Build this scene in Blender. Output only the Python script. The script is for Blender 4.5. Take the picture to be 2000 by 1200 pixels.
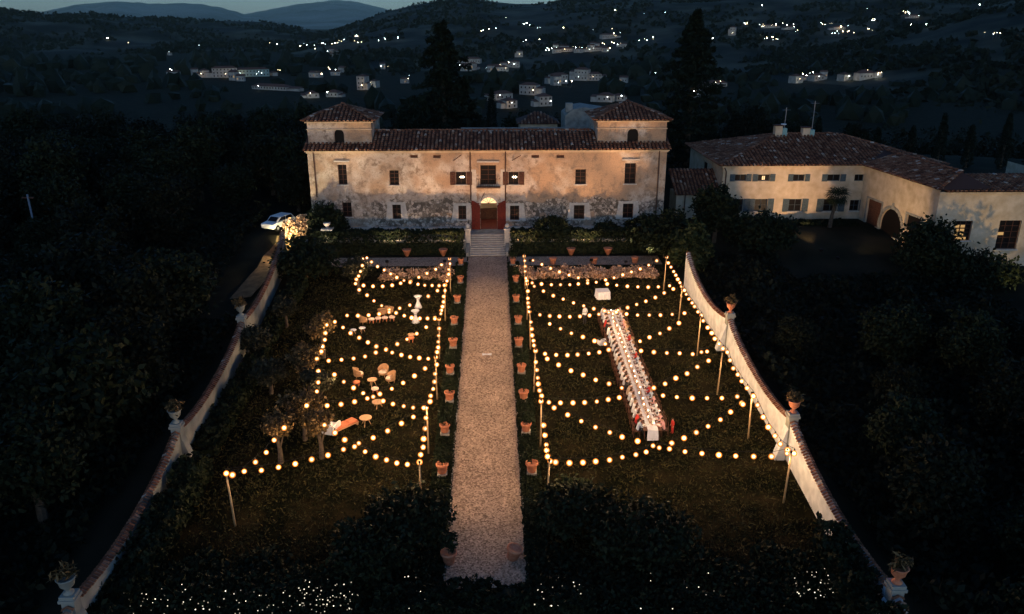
import bpy, bmesh, math, random
import numpy as np
from mathutils import Vector, Matrix, noise
random.seed(7); RNG = np.random.default_rng(7)
R = math.radians
SC = bpy.context.scene
COL = SC.collection
for o in list(bpy.data.objects): bpy.data.objects.remove(o)

# ------------------------------------------------------------------ camera, world, sun, exposure
F = 1560.0; TH = R(19.75); PS = R(1.5); CAM = (0.25, 0.0, 28.35); S = math.tan(R(3.2))
cam = bpy.data.cameras.new('camera'); co = bpy.data.objects.new('camera', cam); COL.objects.link(co)
cam.sensor_fit = 'HORIZONTAL'; cam.sensor_width = 36; cam.lens = F/2000*36
cam.clip_start = 0.5; cam.clip_end = 60000
co.location = CAM; co.rotation_euler = (math.pi/2-TH, 0, -PS)
SC.camera = co
SUN_EL, SUN_ROT = R(12.0), R(180.0)
w = bpy.data.worlds.new('World'); SC.world = w; w.use_nodes = True
nt = w.node_tree; nt.nodes.clear()
sky = nt.nodes.new('ShaderNodeTexSky'); sky.sky_type = 'NISHITA'; sky.sun_disc = False
sky.sun_elevation = SUN_EL; sky.sun_rotation = SUN_ROT; sky.altitude = 300; sky.air_density = 1.0; sky.dust_density = 0.7; sky.ozone_density = 6.2
bg = nt.nodes.new('ShaderNodeBackground'); bg.inputs['Strength'].default_value = 0.13
ow = nt.nodes.new('ShaderNodeOutputWorld')
nt.links.new(sky.outputs[0], bg.inputs['Color']); nt.links.new(bg.outputs[0], ow.inputs['Surface'])
sl = bpy.data.lights.new('sun', 'SUN'); sl.energy = 0.012; sl.angle = R(12); sl.color = (0.8, 0.9, 1.0)
so = bpy.data.objects.new('sun', sl); COL.objects.link(so); so.location = (0, -40, 80)
so.rotation_euler = (math.pi/2-SUN_EL, 0, math.pi-SUN_ROT)
vs = SC.view_settings; vs.view_transform = 'Standard'; vs.look = 'None'; vs.gamma = 1; vs.use_curve_mapping = False; vs.exposure = 0
SC.cycles.use_denoising = True; SC.cycles.max_bounces = 5; SC.cycles.diffuse_bounces = 3; SC.cycles.volume_bounces = 0
SC.cycles.sample_clamp_indirect = 4; SC.cycles.use_light_tree = True; SC.cycles.caustics_reflective = False; SC.cycles.caustics_refractive = False
HAZE_D = 3.5e-5
P_BULB, P_FLOOD = 37.0, 2.0   # watts of one bulb, flood factor

# ------------------------------------------------------------------ picture -> place
def ray(px, py):
    a = (px-1000)/F; b = (600-py)/F
    f = (math.sin(PS)*math.cos(TH), math.cos(PS)*math.cos(TH), -math.sin(TH))
    r = (math.cos(PS), -math.sin(PS), 0)
    u = (math.sin(PS)*math.sin(TH), math.cos(PS)*math.sin(TH), math.cos(TH))
    return Vector([f[i]+a*r[i]+b*u[i] for i in range(3)])
def gnd(px, py, h=0.0):
    d = ray(px, py); t = (h-CAM[2])/(d[2]-S*d[1])
    return Vector(CAM)+d*t
def atY(px, py, Y):
    d = ray(px, py); return Vector(CAM)+d*(Y/d[1])
def sstep(t):
    t = min(1.0, max(0.0, t)); return t*t*(3-2*t)
def G(x, y):
    if y <= 85.0:
        z = S*max(y, -60)
    else:
        z = S*85+(6.1-S*85)*sstep((y-85.4)/0.9)
    if y > 76 and abs(x) > 22.5:
        z2 = S*76+(6.1-S*76)*sstep((y-76)/12)
        k = sstep((abs(x)-22.5)/2.0); z = z*(1-k)+z2*k
    if y > 112: z -= 36*sstep((y-112)/260)
    ax = abs(x)
    if ax > 20.4: z -= 0.35*sstep((ax-20.4)/5)*(1-sstep((y-70)/10))
    if ax > 75: z -= (z+28)*sstep((ax-75)/300)
    return z

# ------------------------------------------------------------------ materials
MATS = {}
def _mat(name):
    m = bpy.data.materials.new(name); m.use_nodes = True; MATS[name] = m
    return m, m.node_tree, m.node_tree.nodes['Principled BSDF']
def mat(name, col, rough=.8, col2=None, scale=3.0, bump=0.0, bscale=None, detail=4, metal=0.0, spec=.12, island=None, coord='Object', contrast=(.35, .65)):
    m, t, b = _mat(name)
    b.inputs['Roughness'].default_value = rough; b.inputs['Metallic'].default_value = metal
    b.inputs['Specular IOR Level'].default_value = spec
    b.inputs['Base Color'].default_value = (*col, 1)
    tc = t.nodes.new('ShaderNodeTexCoord'); out = None
    if col2:
        n = t.nodes.new('ShaderNodeTexNoise'); n.inputs['Scale'].default_value = scale; n.inputs['Detail'].default_value = detail
        t.links.new(tc.outputs[coord], n.inputs['Vector'])
        r = t.nodes.new('ShaderNodeValToRGB'); r.color_ramp.elements[0].position = contrast[0]; r.color_ramp.elements[1].position = contrast[1]
        r.color_ramp.elements[0].color = (*col, 1); r.color_ramp.elements[1].color = (*col2, 1)
        t.links.new(n.outputs['Fac'], r.inputs[0]); out = r.outputs[0]
    if island:
        g = t.nodes.new('ShaderNodeNewGeometry'); r2 = t.nodes.new('ShaderNodeValToRGB')
        els = r2.color_ramp.elements
        while len(els) < len(island): els.new(0.5)
        for i, (p, c) in enumerate(island): els[i].position = p; els[i].color = (*c, 1)
        t.links.new(g.outputs['Random Per Island'], r2.inputs[0])
        if out is None: out = r2.outputs[0]
        else:
            mx = t.nodes.new('ShaderNodeMixRGB'); mx.blend_type = 'MULTIPLY'; mx.inputs[0].default_value = 1
            t.links.new(out, mx.inputs[1]); t.links.new(r2.outputs[0], mx.inputs[2]); out = mx.outputs[0]
    if out: t.links.new(out, b.inputs['Base Color'])
    if bump:
        n2 = t.nodes.new('ShaderNodeTexNoise'); n2.inputs['Scale'].default_value = bscale or scale*6; n2.inputs['Detail'].default_value = 5
        t.links.new(tc.outputs[coord], n2.inputs['Vector'])
        bp = t.nodes.new('ShaderNodeBump'); bp.inputs['Strength'].default_value = bump; bp.inputs['Distance'].default_value = .05
        t.links.new(n2.outputs['Fac'], bp.inputs['Height']); t.links.new(bp.outputs[0], b.inputs['Normal'])
    return m
def emis(name, col, strength, ramp=None):
    m = bpy.data.materials.new(name); m.use_nodes = True; t = m.node_tree; t.nodes.clear()
    o = t.nodes.new('ShaderNodeOutputMaterial'); e = t.nodes.new('ShaderNodeEmission')
    e.inputs[0].default_value = (*col, 1); e.inputs[1].default_value = strength
    if ramp:        # frosted globe: white core, the halo around it painted as an orange rim
        lw = t.nodes.new('ShaderNodeLayerWeight'); lw.inputs[0].default_value = .5
        rr = t.nodes.new('ShaderNodeValToRGB'); el = rr.color_ramp.elements
        while len(el) < len(ramp): el.new(.5)
        for i, (p, c) in enumerate(ramp): el[i].position = p; el[i].color = (*c, 1)
        t.links.new(lw.outputs['Facing'], rr.inputs[0]); t.links.new(rr.outputs[0], e.inputs[0])
        oi = t.nodes.new('ShaderNodeObjectInfo'); mr = t.nodes.new('ShaderNodeMapRange'); mr.inputs[3].default_value = strength*.6; mr.inputs[4].default_value = strength*1.3
        t.links.new(oi.outputs['Random'], mr.inputs[0]); t.links.new(mr.outputs[0], e.inputs[1])
    t.links.new(e.outputs[0], o.inputs[0])
    return m
def foliage(name, cols, rough=.65, spec=.08):
    m = mat(name, cols[0], rough, island=[(i/max(1, len(cols)-1), c) for i, c in enumerate(cols)], spec=spec)
    return m

def plaster_villa():
    m, t, b = _mat('villa_plaster'); N = t.nodes; L = t.links
    tc = N.new('ShaderNodeTexCoord')
    def noi(scale, detail=6, rough=.6, off=(0, 0, 0)):
        mp = N.new('ShaderNodeMapping'); mp.inputs['Location'].default_value = off
        L.new(tc.outputs['Object'], mp.inputs[0])
        n = N.new('ShaderNodeTexNoise'); n.inputs['Scale'].default_value = scale; n.inputs['Detail'].default_value = detail; n.inputs['Roughness'].default_value = rough
        L.new(mp.outputs[0], n.inputs['Vector']); return n.outputs['Fac']
    def ramp(fac, p0, p1, c0=(0, 0, 0), c1=(1, 1, 1)):
        r = N.new('ShaderNodeValToRGB'); e = r.color_ramp.elements
        e[0].position = p0; e[1].position = p1; e[0].color = (*c0, 1); e[1].color = (*c1, 1); L.new(fac, r.inputs[0]); return r.outputs[0]
    def mix(f, a, c, bt='MIX'):
        x = N.new('ShaderNodeMixRGB'); x.blend_type = bt
        for s, v in ((0, f), (1, a), (2, c)):
            if isinstance(v, (int, float)): x.inputs[s].default_value = v
            elif isinstance(v, tuple): x.inputs[s].default_value = (*v, 1)
            else: L.new(v, x.inputs[s])
        return x.outputs[0]
    base = ramp(noi(.55), .35, .65, (.54, .38, .26), (.76, .66, .53))
    base = mix(ramp(noi(.22, 4, .5, (9, 2, 3)), .46, .54), base, (.52, .35, .22))
    base = mix(ramp(noi(1.3, 8, .7, (3, 8, 1)), .50, .62), base, (.34, .25, .175))
    base = mix(ramp(noi(5, 8, .75, (1, 1, 9)), .54, .70), base, (.22, .165, .12))
    base = mix(.55, base, ramp(noi(9, 10, .8, (5, 5, 2)), .36, .64, (.42, .38, .34), (1, 1, 1)), 'MULTIPLY')
    # rubble where the plaster has fallen off the ground floor
    sp = N.new('ShaderNodeSeparateXYZ'); L.new(tc.outputs['Object'], sp.inputs[0])
    ad = N.new('ShaderNodeMath'); ad.operation = 'MULTIPLY_ADD'; L.new(noi(.6, 5, .6, (4, 4, 4)), ad.inputs[0]); ad.inputs[1].default_value = 2.6; L.new(sp.outputs['Z'], ad.inputs[2])
    rub = ramp(ad.outputs[0], .49, .51)
    mr = N.new('ShaderNodeMapRange'); L.new(ad.outputs[0], mr.inputs[0]); mr.inputs[1].default_value = 4.55; mr.inputs[2].default_value = 4.75; mr.inputs[3].default_value = 1; mr.inputs[4].default_value = 0
    patch = ramp(noi(.33, 3, .5, (2, 7, 5)), .42, .46)
    mm = N.new('ShaderNodeMath'); mm.operation = 'MULTIPLY'; L.new(mr.outputs[0], mm.inputs[0]); L.new(patch, mm.inputs[1])
    vo = N.new('ShaderNodeTexVoronoi'); vo.inputs['Scale'].default_value = 3.2; L.new(tc.outputs['Object'], vo.inputs['Vector'])
    ve = N.new('ShaderNodeTexVoronoi'); ve.feature = 'DISTANCE_TO_EDGE'; ve.inputs['Scale'].default_value = 3.2; L.new(tc.outputs['Object'], ve.inputs['Vector'])
    bw = N.new('ShaderNodeRGBToBW'); L.new(vo.outputs['Color'], bw.inputs[0])
    st = ramp(bw.outputs[0], .2, .8, (.14, .11, .08), (.58, .47, .36))
    st = mix(ramp(ve.outputs['Distance'], .02, .07), (.10, .08, .06), st)
    colr = mix(mm.outputs[0], base, st)
    L.new(colr, b.inputs['Base Color']); b.inputs['Roughness'].default_value = .92; b.inputs['Specular IOR Level'].default_value = .15
    hh = N.new('ShaderNodeMath'); hh.operation = 'MULTIPLY'; L.new(ve.outputs['Distance'], hh.inputs[0]); L.new(mm.outputs[0], hh.inputs[1])
    h2 = N.new('ShaderNodeMath'); h2.operation = 'MULTIPLY_ADD'; L.new(noi(4, 8, .7), h2.inputs[0]); h2.inputs[1].default_value = .35; L.new(hh.outputs[0], h2.inputs[2])
    bp = N.new('ShaderNodeBump'); bp.inputs['Strength'].default_value = .7; bp.inputs['Distance'].default_value = .12; L.new(h2.outputs[0], bp.inputs['Height']); L.new(bp.outputs[0], b.inputs['Normal'])
    return m
PLASTER = plaster_villa()
TILE_ISL = [(0, (.12, .05, .03)), (.35, (.26, .11, .06)), (.8, (.34, .16, .09)), (.95, (.42, .26, .17)), (1, (.70, .58, .46))]
M = dict(
    tile=mat('roof_terracotta', (.9, .9, .9), .8, (.5, .5, .5), 6, .3, 30, island=TILE_ISL),
    tile_base=mat('roof_underlay', (.08, .04, .03), .9),
    cream=mat('cream_render', (.46, .34, .21), .9, (.66, .52, .36), 1.1, .4, 9, detail=9, contrast=(.3, .7)),
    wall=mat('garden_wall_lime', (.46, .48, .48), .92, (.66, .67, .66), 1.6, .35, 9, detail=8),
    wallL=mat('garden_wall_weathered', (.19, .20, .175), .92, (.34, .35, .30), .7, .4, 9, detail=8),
    stone=mat('pale_stone', (.50, .44, .36), .85, (.62, .56, .47), 3, .2, 20),
    greystone=mat('grey_stone', (.20, .19, .16), .9, (.34, .32, .27), 1.6, .4, 10),
    wood=mat('dark_brown_wood', (.07, .03, .02), .6, (.12, .055, .035), 6, .2, 20),
    reddoor=mat('red_brown_door', (.12, .014, .008), .5, (.19, .024, .014), 5, .15, 20),
    redfloor=mat('red_brown_hall_floor', (.16, .04, .03), .6, (.22, .06, .045), 5),
    shutter=mat('blue_grey_shutter', (.06, .085, .095), .6, (.09, .12, .13), 6, .1, 20),
    glass=mat('dark_window_glass', (.010, .008, .008), .4, spec=.08),
    iron=mat('dark_iron', (.03, .025, .022), .5, metal=.6),
    brass=mat('copper_pipe', (.10, .06, .045), .5, metal=.3),
    gravel=None, lawn=None,
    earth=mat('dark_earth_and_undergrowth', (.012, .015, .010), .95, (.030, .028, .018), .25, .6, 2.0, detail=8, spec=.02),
    terra=mat('terracotta_pot', (.50, .17, .085), .7, (.62, .26, .14), 6, .15, 30),
    white=mat('white_cloth', (.78, .78, .78), .85, (.68, .68, .68), 4),
    porcelain=mat('porcelain', (.82, .82, .80), .25),
    cable=mat('black_cable', (.02, .018, .016), .6),
    pole=mat('bamboo_pole', (.52, .36, .19), .6, (.40, .26, .13), 3),
    wicker=mat('rattan', (.50, .30, .16), .7, (.36, .20, .10), 20, .3, 60),
    tabletop=mat('lounge_timber', (.60, .36, .20), .6, (.46, .26, .13), 8),
    darktop=mat('dark_table_timber', (.10, .05, .035), .6, (.16, .08, .05), 5),
    cushion=mat('rust_cushion', (.52, .15, .07), .9, (.60, .22, .11), 9),
    palecushion=mat('pale_cushion', (.72, .55, .42), .9, (.78, .62, .50), 9),
    skin=mat('skin', (.55, .33, .23), .6),
    trousers=mat('dark_trousers', (.025, .025, .03), .8),
    hair=mat('brown_hair', (.05, .028, .015), .5), hair2=mat('fair_hair', (.28, .18, .09), .5), hair3=mat('black_hair', (.015, .012, .01), .5),
    bark=mat('bark', (.06, .045, .032), .95, (.11, .085, .06), 4, .6, 20),
    carpaint=mat('white_car_paint', (.72, .70, .66), .3, spec=.5), rubber=mat('rubber', (.015, .015, .015), .8),
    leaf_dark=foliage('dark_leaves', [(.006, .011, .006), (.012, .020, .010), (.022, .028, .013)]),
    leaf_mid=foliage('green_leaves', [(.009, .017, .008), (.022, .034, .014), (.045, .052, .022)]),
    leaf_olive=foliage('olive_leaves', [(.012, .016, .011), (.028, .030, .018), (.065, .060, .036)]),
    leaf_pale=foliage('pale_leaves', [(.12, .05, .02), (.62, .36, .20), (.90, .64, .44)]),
    leaf_lit=foliage('lit_olive_leaves', [(.02, .016, .008), (.07, .05, .022), (.24, .15, .065)]),  # lit copy of the olive leaves: warm bulb light put into the colour
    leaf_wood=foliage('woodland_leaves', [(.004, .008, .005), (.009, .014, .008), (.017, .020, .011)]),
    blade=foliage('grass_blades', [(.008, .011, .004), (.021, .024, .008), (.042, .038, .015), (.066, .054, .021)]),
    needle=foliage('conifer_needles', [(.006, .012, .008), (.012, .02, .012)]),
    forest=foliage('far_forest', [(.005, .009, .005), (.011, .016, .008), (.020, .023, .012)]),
    hill=mat('wooded_hillside', (.006, .009, .006), .95, (.10, .09, .055), .012, .9, .05, detail=12, contrast=(.42, .72)),
    hazehill=mat('haze_pale_hillside', (.18, .18, .14), .95, (.38, .36, .29), .0006, .3, .01, detail=9),  # far haze put into the colour: paler surface for the distant ranges
    townwall=mat('town_house_render', (.34, .29, .23), .9, (.52, .45, .36), .3),
    greenwall=mat('green_grey_render', (.30, .40, .34), .9),
    farroof=mat('far_house_roof', (.14, .07, .05), .9),
    post=mat('galvanised_post', (.25, .26, .27), .5, metal=.5),
    sat=mat('dish_white', (.7, .72, .72), .5), verd=mat('weathered_flashing', (.22, .38, .36), .6),
)
E_BULB = emis('bulb_glow', (1.0, .68, .36), 3.0, [(0, (1, .92, .74)), (.10, (1, .76, .44)), (.20, (.80, .34, .08)), (.42, (.42, .125, .016)), (.85, (.26, .055, .004))])
E_SPECK = emis('speck_glow', (1.0, .88, .66), 1.6)  # white specks read as blossoms: their brightness is put in as emission
def vary(m, lo, hi, island):
    t = m.node_tree; e = [n for n in t.nodes if n.type == 'EMISSION'][0]; mr = t.nodes.new('ShaderNodeMapRange'); mr.inputs[3].default_value = lo; mr.inputs[4].default_value = hi
    src = t.nodes.new('ShaderNodeNewGeometry').outputs['Random Per Island'] if island else t.nodes.new('ShaderNodeObjectInfo').outputs['Random']
    pw = t.nodes.new('ShaderNodeMath'); pw.operation = 'POWER'; pw.inputs[1].default_value = 2.2; t.links.new(src, pw.inputs[0]); t.links.new(pw.outputs[0], mr.inputs[0]); t.links.new(mr.outputs[0], e.inputs[1])
vary(E_SPECK, .15, 2.4, True)
E_FARW = emis('far_lamp_white', (.92, 1.0, .95), 70)
E_FARY = emis('far_lamp_warm', (1.0, .72, .40), 60)
vary(E_FARW, 8, 90, False); vary(E_FARY, 8, 90, False)
E_WIN = emis('lit_window', (1.0, .62, .30), 1.7)
E_CANDLE = emis('candle_flame', (1.0, .75, .45), 25)
E_HALL = emis('hall_lamp', (1.0, .86, .68), 30)
E_DIM = emis('dim_lit_window', (1.0, .58, .22), .55)
E_ROOM = emis('room_lamp', (1.0, .82, .6), 5)
E_FLOOD = emis('flood_lens', (1.0, .7, .45), 4)

def gravel_mat():
    m, t, b = _mat('gravel'); N = t.nodes; L = t.links; tc = N.new('ShaderNodeTexCoord')
    v = N.new('ShaderNodeTexVoronoi'); v.inputs['Scale'].default_value = 11; L.new(tc.outputs['Object'], v.inputs['Vector'])
    bw = N.new('ShaderNodeRGBToBW'); L.new(v.outputs['Color'], bw.inputs[0])
    r = N.new('ShaderNodeValToRGB'); e = r.color_ramp.elements; e[0].position = .1; e[1].position = .9
    e[0].color = (.18, .115, .07, 1); e[1].color = (.70, .50, .34, 1); L.new(bw.outputs[0], r.inputs[0])
    n = N.new('ShaderNodeTexNoise'); n.inputs['Scale'].default_value = .5; n.inputs['Detail'].default_value = 6; L.new(tc.outputs['Object'], n.inputs['Vector'])
    r2 = N.new('ShaderNodeValToRGB'); r2.color_ramp.elements[0].position = .3; r2.color_ramp.elements[1].position = .7; r2.color_ramp.elements[0].color = (.7, .7, .7, 1)
    L.new(n.outputs['Fac'], r2.inputs[0])
    x = N.new('ShaderNodeMixRGB'); x.blend_type = 'MULTIPLY'; x.inputs[0].default_value = 1; L.new(r.outputs[0], x.inputs[1]); L.new(r2.outputs[0], x.inputs[2])
    L.new(x.outputs[0], b.inputs['Base Color']); b.inputs['Roughness'].default_value = .95
    bp = N.new('ShaderNodeBump'); bp.inputs['Strength'].default_value = .8; bp.inputs['Distance'].default_value = .05; L.new(v.outputs['Distance'], bp.inputs['Height']); L.new(bp.outputs[0], b.inputs['Normal'])
    return m
M['gravel'] = gravel_mat()
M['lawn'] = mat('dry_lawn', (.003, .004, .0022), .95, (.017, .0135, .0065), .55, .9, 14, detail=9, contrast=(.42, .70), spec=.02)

# ------------------------------------------------------------------ mesh helpers
class MB:
    def __init__(s): s.v = []; s.f = []; s.mi = []; s.cur = 0
    def add(s, v, f):
        k = len(s.v); s.v += [tuple(p) for p in v]; s.f += [tuple(i+k for i in q) for q in f]; s.mi += [s.cur]*len(f)
    def box(s, x0, y0, z0, x1, y1, z1):
        s.add([(x0,y0,z0),(x1,y0,z0),(x1,y1,z0),(x0,y1,z0),(x0,y0,z1),(x1,y0,z1),(x1,y1,z1),(x0,y1,z1)],
              [(0,3,2,1),(4,5,6,7),(0,1,5,4),(1,2,6,5),(2,3,7,6),(3,0,4,7)])
    def obox(s, c, sx, sy, sz, rz=0, tx=0):
        mt = Matrix.Translation(c) @ Matrix.Rotation(rz, 4, 'Z') @ Matrix.Rotation(tx, 4, 'X')
        p = [mt @ Vector((a*sx/2, b*sy/2, d*sz/2)) for d in (-1,1) for a, b in ((-1,-1),(1,-1),(1,1),(-1,1))]
        s.add(p, [(0,3,2,1),(4,5,6,7),(0,1,5,4),(1,2,6,5),(2,3,7,6),(3,0,4,7)])
    def tube(s, pts, r, n=6, cap=True):
        pts = [Vector(p) for p in pts]; rs = r if isinstance(r, (list, tuple)) else [r]*len(pts)
        vv = []; ff = []
        for i, p in enumerate(pts):
            d = (pts[min(i+1, len(pts)-1)]-pts[max(i-1, 0)]).normalized()
            a = d.cross(Vector((0,0,1)) if abs(d.z) < .9 else Vector((1,0,0))).normalized(); b = d.cross(a)
            for k in range(n):
                t = 2*math.pi*k/n; vv.append(p+a*(math.cos(t)*rs[i])+b*(math.sin(t)*rs[i]))
        for i in range(len(pts)-1):
            for k in range(n):
                k2 = (k+1) % n; ff.append((i*n+k, i*n+k2, (i+1)*n+k2, (i+1)*n+k))
        if cap: ff.append(tuple(range(n))[::-1]); ff.append(tuple((len(pts)-1)*n+k for k in range(n)))
        s.add(vv, ff)
    def lathe(s, prof, c=(0,0,0), n=16):
        vv = []; ff = []
        for r, z in prof:
            for k in range(n):
                t = 2*math.pi*k/n; vv.append((c[0]+r*math.cos(t), c[1]+r*math.sin(t), c[2]+z))
        for i in range(len(prof)-1):
            for k in range(n):
                k2 = (k+1) % n; ff.append((i*n+k, i*n+k2, (i+1)*n+k2, (i+1)*n+k))
        ff.append(tuple(range(n))[::-1]); ff.append(tuple((len(prof)-1)*n+k for k in range(n)))
        s.add(vv, ff)
    def prism(s, poly, y0, y1):          # polygon in xz pushed along y
        n = len(poly); vv = [(x, y0, z) for x, z in poly]+[(x, y1, z) for x, z in poly]
        ff = [tuple(range(n)), tuple(range(n, 2*n))[::-1]]+[(i, i+n, (i+1) % n+n, (i+1) % n) for i in range(n)]
        s.add(vv, ff)
    def quad(s, a, b, c, d): s.add([a, b, c, d], [(0,1,2,3)])
    def mesh(s, name, mats, off=(0,0,0), smooth=False):
        me = bpy.data.meshes.new(name)
        me.from_pydata([(a-off[0], b-off[1], c-off[2]) for a, b, c in s.v], [], s.f)
        for m_ in (mats if isinstance(mats, (list, tuple)) else [mats]): me.materials.append(m_)
        if any(s.mi): me.polygons.foreach_set('material_index', s.mi)
        if smooth: me.polygons.foreach_set('use_smooth', [True]*len(me.polygons))
        me.validate(); me.update()
        return me
    def build(s, name, mats, parent=None, smooth=False, local=False, kind=None):
        off = (0,0,0) if (local or parent is None) else wloc(parent)
        return link(name, s.mesh(name, mats, off, smooth), parent, kind)
def wloc(o):
    v = Vector((0,0,0))
    while o is not None: v += Vector(o.location); o = o.parent
    return v
def link(name, me, parent=None, kind=None, loc=None):
    o = bpy.data.objects.new(name, me); COL.objects.link(o)
    if parent is not None: o.parent = parent
    if kind: o['kind'] = kind
    if loc is not None: o.location = loc
    return o
def tag(o, label, cat, group=None, kind=None):
    o['label'] = label; o['category'] = cat
    if group: o['group'] = group
    if kind: o['kind'] = kind
    return o
def thing(name, label, cat, loc=(0,0,0), rz=0, group=None):
    o = bpy.data.objects.new(name, None); COL.objects.link(o); o.location = loc; o.rotation_euler = (0,0,rz); o.empty_display_size = .2
    return tag(o, label, cat, group)
def dup(o, loc=None, rz=None, label=None, parent=None, scale=None):
    c = o.copy(); COL.objects.link(c)
    if parent is not None: c.parent = parent
    if loc is not None: c.location = loc
    if rz is not None: c.rotation_euler = (0,0,rz)
    if scale is not None: c.scale = scale if isinstance(scale, (tuple, list)) else (scale,)*3
    if label: c['label'] = label
    for ch in list(o.children): dup(ch, parent=c)
    return c
def leaf_mesh(name, P, size, mt, seed=0, up=0.0, aspect=.55):
    rg = np.random.default_rng(seed); n = len(P)
    a = rg.normal(size=(n,3)); a[:,2] += up*0; a /= np.linalg.norm(a, axis=1)[:,None]
    nrm = rg.normal(size=(n,3)); nrm[:,2] += up; b = np.cross(nrm, a); b /= np.linalg.norm(b, axis=1)[:,None]+1e-9
    sz = (size*(.6+.8*rg.random(n)))[:,None]
    V = np.stack([P-a*sz, P+b*sz*aspect, P+a*sz, P-b*sz*aspect], 1).reshape(-1,3)
    me = bpy.data.meshes.new(name); me.vertices.add(4*n); me.vertices.foreach_set('co', V.astype(np.float32).ravel())
    me.loops.add(4*n); me.loops.foreach_set('vertex_index', np.arange(4*n, dtype=np.int32))
    me.polygons.add(n); me.polygons.foreach_set('loop_start', np.arange(0, 4*n, 4, dtype=np.int32))
    me.polygons.foreach_set('loop_total', np.full(n, 4, dtype=np.int32))
    me.materials.append(mt); me.update(calc_edges=True); return me
def clump_points(rg, rad, nclump, per, spread, shell=.55, c=(0,0,0)):
    d = rg.normal(size=(nclump,3)); d /= np.linalg.norm(d, axis=1)[:,None]
    q = d*(shell+(1-shell)*rg.random(nclump))[:,None]*np.array(rad)
    p = np.repeat(q, per, 0)+rg.normal(size=(nclump*per,3))*spread
    return p+np.array(c)
def ico(r, sub=1):
    bm = bmesh.new(); bmesh.ops.create_icosphere(bm, subdivisions=sub, radius=r)
    v = [tuple(x.co) for x in bm.verts]; f = [tuple(q.index for q in p.verts) for p in bm.faces]; bm.free(); return v, f

# ------------------------------------------------------------------ ground, garden
def axis(a, b, fine, step, far, ratio=1.22):
    xs = list(np.arange(a, b+.01, fine)); d = fine
    while xs[-1] < far: d = min(d*ratio, step); xs.append(xs[-1]+d)
    d = fine
    while xs[0] > -far: d = min(d*ratio, step); xs.insert(0, xs[0]-d)
    return xs
def make_ground():
    xs = axis(-26, 26, 2.0, 260, 8500); ys = [-300, -150, -60]+list(np.arange(-40, 75, 5))+list(np.arange(75, 113, .6))
    d = 1.0
    while ys[-1] < 9000: d = min(d*1.18, 200); ys.append(ys[-1]+d)
    V = []
    for y in ys:
        for x in xs:
            z = G(x, y)
            if abs(x) > 21.5 or y > 113: z += .35*noise.noise(Vector((x*.12, y*.12, 0)))*min(1, (max(abs(x)-21.5, y-113))/6)
            if y > 320: z += 3*noise.noise(Vector((x*.004, y*.004, 3)))*sstep((y-320)/300)
            V.append((x, y, z))
    n = len(xs)
    Fc = [(j*n+i, j*n+i+1, (j+1)*n+i+1, (j+1)*n+i) for j in range(len(ys)-1) for i in range(n-1)]
    b = MB(); b.add(V, Fc); o = b.build('ground', M['earth'], smooth=True); o['kind'] = 'structure'; return o
make_ground()
def sheet(name, x0, x1, y0, y1, lift, m, nx=8, ny=24, wob=0):
    b = MB(); V = []
    for j in range(ny+1):
        for i in range(nx+1):
            x = x0+(x1-x0)*i/nx; y = y0+(y1-y0)*j/ny
            if wob and i in (0, nx): x += wob*(noise.noise(Vector((i*7.1, y*.7, 2)))+.6*noise.noise(Vector((i*7.1, y*2.9, 5))))
            V.append((x, y, S*y+lift))
    b.add(V, [(j*(nx+1)+i, j*(nx+1)+i+1, (j+1)*(nx+1)+i+1, (j+1)*(nx+1)+i) for j in range(ny) for i in range(nx)])
    o = b.build(name, m); o['kind'] = 'structure'; return o
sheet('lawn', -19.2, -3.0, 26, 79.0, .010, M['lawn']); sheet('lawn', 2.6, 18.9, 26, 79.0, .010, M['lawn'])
sheet('gravel_path', -2.25, 1.85, 29.5, 82.2, .020, M['gravel'], 10, 200, .16)
sheet('cross_path', -18, -2.4, 79.3, 82.0, .016, M['gravel']); sheet('cross_path', 2.0, 18, 79.3, 82.0, .016, M['gravel'])
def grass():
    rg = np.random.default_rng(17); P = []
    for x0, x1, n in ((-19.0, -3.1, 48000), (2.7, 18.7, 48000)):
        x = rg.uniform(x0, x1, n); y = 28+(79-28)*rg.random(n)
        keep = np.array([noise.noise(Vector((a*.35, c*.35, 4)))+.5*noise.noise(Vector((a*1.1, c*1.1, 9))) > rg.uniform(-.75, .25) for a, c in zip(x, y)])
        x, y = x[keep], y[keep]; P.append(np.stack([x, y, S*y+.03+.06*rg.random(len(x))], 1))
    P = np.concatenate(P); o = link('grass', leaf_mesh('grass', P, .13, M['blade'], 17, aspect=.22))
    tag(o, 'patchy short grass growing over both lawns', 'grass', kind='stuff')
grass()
# kerb stones along both edges of the path
kb = MB(); kb.box(-.06, -.45, -.05, .06, .45, .09); kme = kb.mesh('kerb_stone', M['stone'])
for sx, nm in ((-2.32, 'left'), (1.95, 'right')):
    t = thing('path_kerb', 'thin row of pale kerb stones edging the %s side of the gravel path' % nm, 'kerb', (sx, 58, S*58))
    for k in range(47):
        y = -24+k*1.0
        o = link('kerb_stone', kme, t, loc=(random.uniform(-.03, .03), y, S*y+random.uniform(-.02, .015))); o.rotation_euler = (math.atan(S), random.uniform(-.1, .1), random.uniform(-.05, .05))

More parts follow.
